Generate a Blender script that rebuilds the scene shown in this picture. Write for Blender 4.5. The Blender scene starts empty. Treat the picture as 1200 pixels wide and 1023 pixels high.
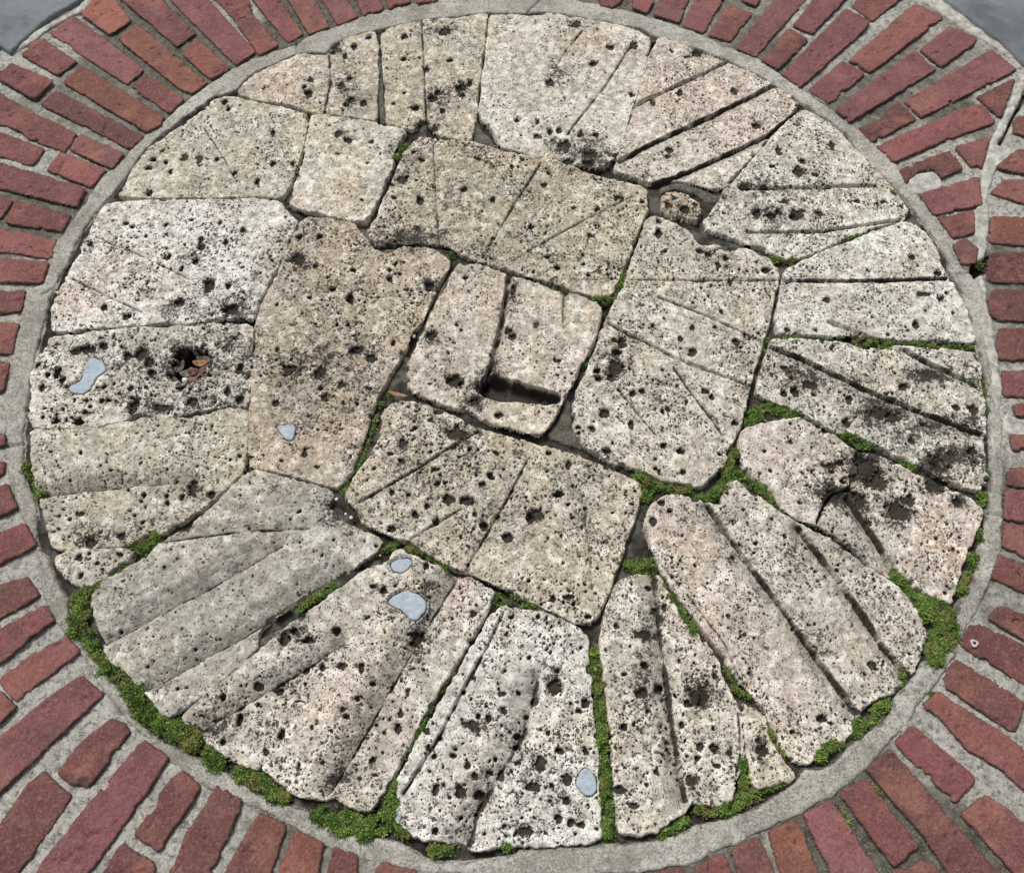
import bpy, math, random
import numpy as np
rng = np.random.default_rng(11)
random.seed(5)
S = bpy.context.scene
C = S.collection

# ------------------------------------------------------------------ camera
F, PIT, ROLL = 1000.0, 1.11933371, 0.0477382817
K = 1.25
HC = 0.934189184 * K
CX, CY = -0.00195702974 * K, 0.601210064 * K
ZP = 0.018                                    # paving level
fw = np.array([0, math.cos(PIT), -math.sin(PIT)])
r0 = np.array([1.0, 0, 0]); u0 = np.cross(r0, fw)
r2 = math.cos(ROLL) * r0 + math.sin(ROLL) * u0
u2 = -math.sin(ROLL) * r0 + math.cos(ROLL) * u0
CAM = np.array([-CX, -CY, HC + ZP])

def W(pts, z=ZP):
    """photo measurements -> metres on the paving"""
    uv = np.atleast_2d(np.asarray(pts, float))
    d = fw + ((uv[:, :1] - 600) / F) * r2 - ((uv[:, 1:2] - 511.5) / F) * u2
    t = (z - CAM[2]) / d[:, 2:]
    return (CAM + d * t)[:, :2]
def W1(x, y): return W([(x, y)])[0]
OY = [0, 256, 512, 767]
def T(c, r, pts): return [(300 * c + u / 3.997, OY[r] + v / 3.997) for u, v in pts]

# ------------------------------------------------------------------ noise
def hsh(ix, iy, s):
    n = (ix.astype(np.int64) * 374761393 + iy.astype(np.int64) * 668265263 + s * 974634777) & 0xffffffff
    n = ((n ^ (n >> 13)) * 1274126177) & 0xffffffff
    n = (n ^ (n >> 16)) & 0xffffffff
    return n / 4294967295.0
def vn(x, y, f, s=0):
    x = x * f + 137.31; y = y * f + 71.7
    ix = np.floor(x); iy = np.floor(y); fx = x - ix; fy = y - iy
    fx = fx * fx * fx * (fx * (fx * 6 - 15) + 10); fy = fy * fy * fy * (fy * (fy * 6 - 15) + 10)
    a = hsh(ix, iy, s); b = hsh(ix + 1, iy, s); c = hsh(ix, iy + 1, s); d = hsh(ix + 1, iy + 1, s)
    return (a + (b - a) * fx) * (1 - fy) + (c + (d - c) * fx) * fy
def fbm(x, y, f, o=3, s=0):
    t = 0; a = 1; n = 0
    for i in range(o):
        t = t + a * vn(x, y, f * 2.03 ** i, s + 17 * i); n += a; a *= .5
    return t / n * 2 - 1
def sst(a, b, x):
    t = np.clip((x - a) / (b - a), 0, 1); return t * t * (3 - 2 * t)

def seg_d(X, Y, P, closed=False):
    """distance, signed side and arc parameter to a polyline"""
    P = np.asarray(P); n = len(P)
    best = np.full(X.shape, 1e9); side = np.zeros(X.shape); over = np.zeros(X.shape)
    for i in range(n if closed else n - 1):
        a = P[i]; b = P[(i + 1) % n]; e = b - a; L = math.hypot(*e) + 1e-12
        t = ((X - a[0]) * e[0] + (Y - a[1]) * e[1]) / (L * L)
        tc = np.clip(t, 0, 1)
        dx = X - a[0] - tc * e[0]; dy = Y - a[1] - tc * e[1]
        d = np.sqrt(dx * dx + dy * dy)
        m = d < best
        best = np.where(m, d, best)
        side = np.where(m, (e[0] * (Y - a[1]) - e[1] * (X - a[0])) / L, side)
        o = np.zeros(X.shape)
        if i == 0: o = np.maximum(o, -t * L)
        if i == n - 2: o = np.maximum(o, (t - 1) * L)
        over = np.where(m, np.maximum(o, 0), over)
    return best, side, over
def inside(X, Y, P):
    P = np.asarray(P); r = np.zeros(X.shape, bool); n = len(P)
    for i in range(n):
        x1, y1 = P[i]; x2, y2 = P[(i + 1) % n]
        c = (y1 > Y) != (y2 > Y)
        r ^= c & (X < (x2 - x1) * (Y - y1) / (y2 - y1 + 1e-15) + x1)
    return r
def sdist(X, Y, P):
    d, _, _ = seg_d(X, Y, P, True)
    return np.where(inside(X, Y, P), d, -d)
def chaikin(P, n=1):
    P = np.asarray(P, float)
    for _ in range(n):
        Q = np.roll(P, -1, 0)
        P = np.stack([.8 * P + .2 * Q, .2 * P + .8 * Q], 1).reshape(-1, 2)
    return P

# ------------------------------------------------------------------ objects
def tag(o, label=None, cat=None, group=None, kind=None):
    for k, v in (('label', label), ('category', cat), ('group', group), ('kind', kind)):
        if v: o[k] = v
    return o
def mesh_obj(name, V, Fq, mat, parent=None, attrs=None, loc=None, smooth=True, tri=None):
    V = np.asarray(V, float).copy()
    if loc is None: loc = np.array([V[:, 0].mean(), V[:, 1].mean(), 0.0])
    V -= loc
    me = bpy.data.meshes.new(name)
    me.vertices.add(len(V)); me.vertices.foreach_set('co', V.astype(np.float32).ravel())
    nq = len(Fq); nt = 0 if tri is None else len(tri)
    li = np.asarray(Fq, np.int32).ravel()
    ls = np.arange(nq) * 4
    if nt:
        li = np.concatenate([li, np.asarray(tri, np.int32).ravel()])
        ls = np.concatenate([ls, nq * 4 + np.arange(nt) * 3])
    me.loops.add(len(li)); me.loops.foreach_set('vertex_index', li)
    me.polygons.add(nq + nt); me.polygons.foreach_set('loop_start', ls.astype(np.int32))
    me.update(calc_edges=True)
    if smooth: me.polygons.foreach_set('use_smooth', np.ones(nq + nt, bool))
    for k, v in (attrs or {}).items():
        a = me.attributes.new(k, 'FLOAT', 'POINT'); a.data.foreach_set('value', np.asarray(v, np.float32))
    me.materials.append(mat)
    o = bpy.data.objects.new(name, me); C.objects.link(o)
    if parent is not None:
        o.parent = parent; o.location = loc - np.array(parent.location)
    else: o.location = loc
    return o
def grid(P, h, m):
    x0, y0 = P.min(0) - m - h; x1, y1 = P.max(0) + m + h
    xs = np.arange(math.floor(x0 / h), math.ceil(x1 / h) + 1) * h
    ys = np.arange(math.floor(y0 / h), math.ceil(y1 / h) + 1) * h
    return np.meshgrid(xs, ys)
def hf(name, X, Y, Z, mask, mat, attrs=None, **kw):
    idx = np.full(X.shape, -1, np.int64)
    c = mask[:-1, :-1] & mask[1:, :-1] & mask[:-1, 1:] & mask[1:, 1:]
    use = np.zeros(mask.shape, bool)
    use[:-1, :-1] |= c; use[1:, :-1] |= c; use[:-1, 1:] |= c; use[1:, 1:] |= c
    idx[use] = np.arange(use.sum())
    q = np.stack([idx[:-1, :-1][c], idx[:-1, 1:][c], idx[1:, 1:][c], idx[1:, :-1][c]], 1)
    V = np.stack([X[use], Y[use], Z[use]], 1)
    return mesh_obj(name, V, q, mat, attrs={k: v[use] for k, v in (attrs or {}).items()}, **kw)
def edge_drop(e, R):
    t = np.clip(1 - e / R, 0, 1)
    d = R * (1 - np.sqrt(np.clip(1 - t * t, 0, 1)))
    return np.where(e < 0, R + np.minimum(-e * 6, .03), d)

# ------------------------------------------------------------------ materials
class NT:
    def __init__(s, name):
        s.m = bpy.data.materials.new(name); s.m.use_nodes = True
        s.t = s.m.node_tree; s.n = s.t.nodes; s.b = s.n['Principled BSDF']
        s.b.inputs['Specular IOR Level'].default_value = .25
        g = s.n.new('ShaderNodeNewGeometry'); s.pos = g.outputs['Position']
    def L(s, a, b): s.t.links.new(a, b)
    def put(s, sock, v):
        if hasattr(v, 'is_output'): s.L(v, sock)
        else: sock.default_value = v
    def noise(s, sc, det=4, rough=.55, dist=0, vec=None, w=None):
        n = s.n.new('ShaderNodeTexNoise'); n.inputs['Scale'].default_value = sc
        n.inputs['Detail'].default_value = det; n.inputs['Roughness'].default_value = rough
        n.inputs['Distortion'].default_value = dist
        s.L(vec or s.pos, n.inputs['Vector']); return n.outputs['Fac']
    def off(s, v):
        n = s.n.new('ShaderNodeVectorMath'); n.operation = 'ADD'
        s.L(s.pos, n.inputs[0]); n.inputs[1].default_value = v; return n.outputs[0]
    def warp(s, sc, amt):
        n = s.n.new('ShaderNodeTexNoise'); n.inputs['Scale'].default_value = sc; n.inputs['Detail'].default_value = 2
        s.L(s.pos, n.inputs['Vector'])
        a = s.n.new('ShaderNodeVectorMath'); a.operation = 'SCALE'; a.inputs['Scale'].default_value = amt
        s.L(n.outputs['Color'], a.inputs[0])
        b = s.n.new('ShaderNodeVectorMath'); b.operation = 'ADD'
        s.L(s.pos, b.inputs[0]); s.L(a.outputs[0], b.inputs[1]); return b.outputs[0]
    def vor(s, sc, vec=None):
        n = s.n.new('ShaderNodeTexVoronoi'); n.inputs['Scale'].default_value = sc
        s.L(vec or s.pos, n.inputs['Vector']); return n.outputs['Distance'], n.outputs['Color']
    def mp(s, v, a, b, c=0., d=1.):
        n = s.n.new('ShaderNodeMapRange'); n.interpolation_type = 'SMOOTHSTEP'
        s.L(v, n.inputs[0])
        for i, x in enumerate((a, b, c, d)): s.put(n.inputs[i + 1], x)
        return n.outputs[0]
    def ma(s, op, a, b=0.):
        n = s.n.new('ShaderNodeMath'); n.operation = op
        s.put(n.inputs[0], a); s.put(n.inputs[1], b); return n.outputs[0]
    def mix(s, f, a, b, mode='MIX'):
        n = s.n.new('ShaderNodeMix'); n.data_type = 'RGBA'; n.blend_type = mode
        s.put(n.inputs[0], f)
        s.put(n.inputs[6], a if hasattr(a, 'is_output') else (*a, 1))
        s.put(n.inputs[7], b if hasattr(b, 'is_output') else (*b, 1))
        return n.outputs[2]
    def attr(s, k):
        n = s.n.new('ShaderNodeAttribute'); n.attribute_name = k; return n.outputs['Fac']
    def objcol(s): return s.n.new('ShaderNodeObjectInfo').outputs['Color']
    def bump(s, h, dist, strength=1.):
        n = s.n.new('ShaderNodeBump'); n.inputs['Distance'].default_value = dist; n.inputs['Strength'].default_value = strength
        s.L(h, n.inputs['Height']); s.L(n.outputs[0], s.b.inputs['Normal'])
    def done(s, col, rough):
        s.put(s.b.inputs['Base Color'], col if hasattr(col, 'is_output') else (*col, 1))
        s.put(s.b.inputs['Roughness'], rough); return s.m

def mat_stone():
    s = NT('burr_stone')
    oi = s.n.new('ShaderNodeObjectInfo'); col = oi.outputs['Color']; al = oi.outputs['Alpha']
    big = s.noise(14, 4, .6); mid = s.noise(75, 5, .7); fin = s.noise(430, 3, .75)
    c = s.mix(s.mp(s.noise(9, 3, vec=s.off((3, 1, 0))), .48, .70, 0, .45), col, (.54, .43, .28))            # ochre
    c = s.mix(s.mp(s.noise(11, 3, vec=s.off((7, 4, 0))), .56, .74, 0, .18), c, (.60, .44, .37))      # rosy
    c = s.mix(s.ma('MULTIPLY', s.attr('rosy'), s.mp(s.noise(50, 4, .65, vec=s.off((1, 2, 9))), .3, .6, .3, 1)), c, (.62, .42, .33))
    c = s.mix(s.ma('MULTIPLY', s.attr('ochre'), s.mp(s.noise(60, 4, .7, vec=s.off((4, 2, 9))), .35, .6, .1, 1)), c, (.36, .21, .085))
    c = s.mix(s.mp(big, .33, .60, .42, 0), c, (.33, .30, .24))
    c = s.mix(s.mp(mid, .36, .56, .60, 0), c, (.22, .195, .155))
    c = s.mix(s.mp(mid, .49, .66, 0, .75), c, (.76, .735, .68))
    c = s.mix(s.ma('MULTIPLY', s.mp(fin, .32, .47, .72, 0), s.mp(al, .1, .9, .35, 1.)), c, (.15, .13, .105))
    c = s.mix(s.mp(fin, .58, .72, 0, .35), c, (.80, .78, .73))
    wv = s.warp(260, .006)
    dens = s.noise(16, 3, .6, vec=s.off((1, 9, 0)))
    d1, k1 = s.vor(175, wv); d2, k2 = s.vor(340, s.warp(500, .003))
    sp1 = s.n.new('ShaderNodeSeparateColor'); s.L(k1, sp1.inputs[0])
    sp2 = s.n.new('ShaderNodeSeparateColor'); s.L(k2, sp2.inputs[0])
    th1 = s.ma('MULTIPLY', s.mp(sp1.outputs[0], .35, 1., 0, .44), s.ma('MULTIPLY', s.mp(dens, .36, .62, .15, 1.2), s.mp(al, .2, .95, .45, 1.1)))
    th2 = s.ma('MULTIPLY', s.mp(sp2.outputs[0], .35, 1., 0, .52), s.ma('MULTIPLY', s.mp(dens, .36, .62, .45, 1.1), s.mp(al, .2, .95, .5, 1.05)))
    p1 = s.mp(s.ma('SUBTRACT', th1, d1), -.03, .08)
    p2 = s.mp(s.ma('SUBTRACT', th2, d2), -.04, .10)
    # thin worm shaped cracks in the shell-like texture
    wn = s.ma('ABSOLUTE', s.ma('SUBTRACT', s.noise(135, 3, .6, .5, vec=s.off((0, 6, 2))), .5))
    wm = s.ma('MULTIPLY', s.mp(wn, .0, .022, 1, 0), s.mp(s.noise(95, 3, .6, vec=s.off((9, 0, 4))), .50, .60))
    pits = s.ma('MAXIMUM', s.ma('MAXIMUM', p1, s.ma('MULTIPLY', p2, .9)), s.ma('MULTIPLY', wm, .85))
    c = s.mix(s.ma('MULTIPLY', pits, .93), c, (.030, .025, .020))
    # grey weathered film with furrow slope shade painted in, and black lichen, each with a ragged outline of its own
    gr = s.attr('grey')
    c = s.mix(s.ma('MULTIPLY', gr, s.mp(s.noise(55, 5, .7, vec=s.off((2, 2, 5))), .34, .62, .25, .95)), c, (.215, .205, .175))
    st = s.attr('stain')
    rag = s.ma('ADD', st, s.ma('ADD', s.ma('MULTIPLY', s.ma('SUBTRACT', s.noise(80, 5, .75), .5), 2.2), s.ma('MULTIPLY', s.ma('SUBTRACT', s.noise(330, 3, .7), .5), 1.3)))
    c = s.mix(s.mp(rag, .22, .52, 0, .55), c, (.16, .145, .12))
    c = s.mix(s.mp(rag, .46, .60, 0, .94), c, (.030, .028, .025))
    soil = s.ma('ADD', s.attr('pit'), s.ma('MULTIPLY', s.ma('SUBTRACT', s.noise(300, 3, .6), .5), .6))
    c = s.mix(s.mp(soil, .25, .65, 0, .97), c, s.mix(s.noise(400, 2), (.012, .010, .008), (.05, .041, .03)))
    h = s.ma('ADD', s.ma('MULTIPLY', fin, .6), s.ma('MULTIPLY', s.noise(900, 3, .7), .3))
    h = s.ma('SUBTRACT', h, s.ma('MULTIPLY', pits, 1.6))
    s.bump(h, .0016, 1.)
    return s.done(c, .93)
def mat_brick():
    s = NT('fired_brick'); col = s.objcol()
    a = s.noise(22, 5, .65, .4); b = s.noise(120, 4, .7); g = s.noise(800, 3, .75)
    c = s.mix(s.mp(a, .3, .62, .6, 0), col, (.085, .038, .035))
    c = s.mix(s.mp(s.noise(17, 4, .6, vec=s.off((4, 2, 1))), .5, .72, 0, .6), c, (.27, .115, .085))
    c = s.mix(s.mp(b, .6, .8, 0, .4), c, (.26, .16, .14))
    c = s.mix(s.mp(b, .25, .42, .5, 0), c, (.07, .03, .028))
    c = s.mix(s.mp(g, .62, .75, 0, .5), c, (.33, .22, .20))
    c = s.mix(s.mp(g, .30, .44, .7, 0), c, (.045, .024, .022))
    c = s.mix(s.mp(s.noise(330, 4, .8, vec=s.off((6, 0, 3))), .62, .72, 0, .5), c, (.30, .19, .17))
    # dust of pale mortar left on the face and dirt at the arrises
    e = s.attr('edge')
    c = s.mix(s.ma('MULTIPLY', s.mp(s.noise(45, 5, .7, vec=s.off((8, 1, 1))), .5, .78, 0, .30), 1.), c, (.29, .19, .17))
    c = s.mix(s.mp(s.noise(300, 3, .7, vec=s.off((1, 3, 9))), .53, .64, 0, .42), c, (.27, .15, .13))
    c = s.mix(s.mp(s.noise(300, 3, .7, vec=s.off((1, 3, 9))), .36, .46, .5, 0), c, (.06, .028, .025))
    rag = s.ma('ADD', e, s.ma('MULTIPLY', s.ma('SUBTRACT', s.noise(150, 4, .7), .5), 1.2))
    c = s.mix(s.mp(rag, .55, 1., 0, .75), c, (.075, .05, .043))
    st = s.ma('ADD', s.attr('stain'), s.ma('MULTIPLY', s.ma('SUBTRACT', s.noise(110, 4, .7), .5), 1.3))
    c = s.mix(s.mp(st, .5, .9, 0, .85), c, (.035, .027, .025))
    ck = s.ma('ABSOLUTE', s.ma('SUBTRACT', s.noise(15, 2, .5, .2, vec=s.off((3, 7, 1))), .5))
    cm = s.ma('MULTIPLY', s.mp(ck, .0, .007, 1, 0), s.mp(s.noise(13, 2, .5, vec=s.off((9, 1, 1))), .64, .70))
    c = s.mix(s.ma('MULTIPLY', cm, .8), c, (.03, .018, .016))
    h = s.ma('ADD', s.ma('MULTIPLY', b, 1.1), s.ma('MULTIPLY', g, .5)); h = s.ma('SUBTRACT', h, s.ma('MULTIPLY', cm, 1.2)); s.bump(h, .0017, 1.)
    return s.done(c, .9)
def mat_concrete():
    s = NT('ring_concrete')
    big = s.noise(7, 4, .6); mid = s.noise(45, 5, .65); g = s.noise(600, 3, .8)
    c = s.mix(s.mp(big, .35, .65), (.32, .305, .265), (.475, .46, .41))
    c = s.mix(s.mp(mid, .3, .6, .45, 0), c, (.17, .165, .15))
    c = s.mix(s.mp(g, .58, .72, 0, .75), c, (.56, .55, .52))
    c = s.mix(s.mp(g, .30, .46, .75, 0), c, (.09, .085, .075))
    gg = s.noise(300, 3, .7, vec=s.off((2, 8, 1))); g2 = s.noise(140, 4, .7, vec=s.off((7, 8, 1)))
    c = s.mix(s.mp(gg, .54, .64, 0, .7), c, (.52, .50, .45))
    c = s.mix(s.mp(gg, .36, .46, .75, 0), c, (.13, .122, .102))
    c = s.mix(s.mp(g2, .36, .47, .6, 0), c, (.17, .16, .135))
    d3, k3 = s.vor(120, s.warp(200, .004)); s3 = s.n.new('ShaderNodeSeparateColor'); s.L(k3, s3.inputs[0])
    c = s.mix(s.ma('MULTIPLY', s.mp(s.ma('SUBTRACT', s.mp(s3.outputs[0], .72, 1., 0, .3), d3), -.02, .06), .8), c, s.mix(s3.outputs[1], (.08, .075, .065), (.40, .33, .26)))
    c = s.mix(s.mp(s.noise(19, 5, .7, vec=s.off((2, 3, 1))), .50, .64, 0, .5), c, (.165, .155, .125))
    st = s.ma('ADD', s.attr('stain'), s.ma('MULTIPLY', s.ma('SUBTRACT', s.noise(60, 5, .7), .5), 1.5))
    c = s.mix(s.mp(st, .38, .8, 0, .85), c, (.07, .064, .05))
    s.bump(s.ma('ADD', s.ma('ADD', g, s.ma('MULTIPLY', gg, 1.2)), s.ma('MULTIPLY', mid, .6)), .0018, 1.)
    return s.done(c, .92)
def mat_bed():
    s = NT('joint_mortar')
    g = s.noise(650, 3, .8); mid = s.noise(70, 5, .65); big = s.noise(18, 4, .6)
    pale = s.mix(s.mp(mid, .3, .65), (.26, .25, .222), (.49, .475, .43))
    pale = s.mix(s.mp(g, .32, .47, .8, 0), pale, (.085, .08, .068))
    pale = s.mix(s.mp(s.noise(240, 3, .7, vec=s.off((1, 4, 2))), .54, .63, 0, .7), pale, (.55, .54, .50))
    pale = s.mix(s.mp(s.noise(130, 4, .72, vec=s.off((5, 4, 2))), .37, .48, .75, 0), pale, (.10, .097, .08))
    dark = s.mix(s.mp(mid, .3, .65), (.05, .046, .036), (.135, .128, .104))
    dark = s.mix(s.mp(s.noise(300, 3, .7, vec=s.off((8, 4, 2))), .54, .64, 0, .6), dark, (.30, .29, .25))
    dark = s.mix(s.mp(s.noise(90, 4, .7, vec=s.off((8, 1, 2))), .52, .64, 0, .5), dark, (.10, .11, .055))
    p = s.ma('ADD', s.attr('pale'), s.ma('MULTIPLY', s.ma('SUBTRACT', big, .5), .8))
    c = s.mix(s.mp(p, .25, .8), dark, pale)
    soil = s.mix(s.mp(mid, .35, .65), (.018, .015, .012), (.062, .054, .043))
    d = s.ma('ADD', s.attr('soil'), s.ma('MULTIPLY', s.ma('SUBTRACT', s.noise(55, 4, .65), .5), 1.0))
    soil = s.mix(s.mp(s.noise(30, 3, vec=s.off((5, 5, 0))), .5, .62, 0, .75), soil, (.13, .126, .115))
    c = s.mix(s.mp(d, .35, .65), c, soil)
    s.bump(s.ma('ADD', s.ma('ADD', g, mid), s.noise(240, 3, .7, vec=s.off((1, 4, 2)))), .0024, 1.)
    return s.done(c, .95)
def mat_moss():
    s = NT('moss_green')
    r = s.attr('tone')
    c = s.mix(s.mp(r, .0, .5), (.03, .06, .012), (.10, .17, .032))
    c = s.mix(s.mp(r, .5, 1.), c, (.26, .33, .075))
    c = s.mix(s.mp(s.noise(38, 3), .50, .68, 0, .75), c, (.17, .155, .05))
    s.b.inputs['Subsurface Weight'].default_value = 0
    return s.done(c, .8)
def mat_plain(name, a, b, sc=60, rough=.85, grain=.0008, spec=.25, gs=500):
    s = NT(name)
    g = s.noise(gs, 3, .75)
    c = s.mix(s.mp(s.noise(sc, 5, .65), .3, .7), a, b)
    c = s.mix(s.mp(g, .3, .45, .45, 0), c, tuple(x * .45 for x in a))
    s.b.inputs['Specular IOR Level'].default_value = spec
    s.bump(g, grain, .7)
    return s.done(c, rough)
def mat_slab():
    s = NT('slate_grey')
    a = s.noise(9, 5, .65, .6); g = s.noise(500, 3, .75)
    c = s.mix(s.mp(a, .32, .66), (.085, .095, .105), (.15, .165, .175))
    c = s.mix(s.mp(s.noise(34, 5, .7), .55, .75, 0, .5), c, (.22, .225, .225))
    c = s.mix(s.mp(s.noise(90, 4, .7, vec=s.off((3, 3, 3))), .28, .4, .6, 0), c, (.05, .052, .055))
    c = s.mix(s.mp(g, .6, .74, 0, .35), c, (.28, .28, .28))
    c = s.mix(s.mp(s.noise(200, 5, .8, vec=s.off((3, 1, 3))), .6, .72, 0, .4), c, (.06, .06, .06))
    ck = s.ma('ABSOLUTE', s.ma('SUBTRACT', s.noise(16, 4, .65, 1., vec=s.off((3, 7, 1))), .5))
    c = s.mix(s.ma('MULTIPLY', s.mp(ck, 0, .006, .7, 0), s.mp(s.noise(9, 2), .5, .6)), c, (.04, .04, .042))
    s.bump(s.ma('ADD', g, a), .0014, .8); return s.done(c, .75)
MS, MB, MC, MD, MM = mat_stone(), mat_brick(), mat_concrete(), mat_bed(), mat_moss()
MSL = mat_slab()
MPATCH = mat_plain('pale_patch_mortar', (.27, .315, .36), (.35, .395, .44), 130, .9, .0010, gs=420)
MLEAF = mat_plain('leaf_brown', (.05, .019, .012), (.12, .042, .024), 120, .6, .0004, .4)
MLEAFO = mat_plain('leaf_orange', (.13, .058, .022), (.26, .125, .05), 120, .6, .0004, .4)
MLEAFD = mat_plain('leaf_dark', (.04, .03, .025), (.10, .07, .055), 120, .65, .0004, .4)
MLEAFG = mat_plain('leaf_grey', (.06, .046, .04), (.13, .10, .085), 120, .6, .0004, .4)
MWHITE = mat_plain('white_chip', (.42, .40, .37), (.60, .58, .55), 200, .6, .0003)
MPAINT = mat_plain('white_paint', (.34, .29, .29), (.46, .41, .41), 300, .6, .0003)
MSTRIP = mat_plain('pale_strip_mortar', (.23, .22, .195), (.46, .45, .41), 70, .92, .0016)

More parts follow.
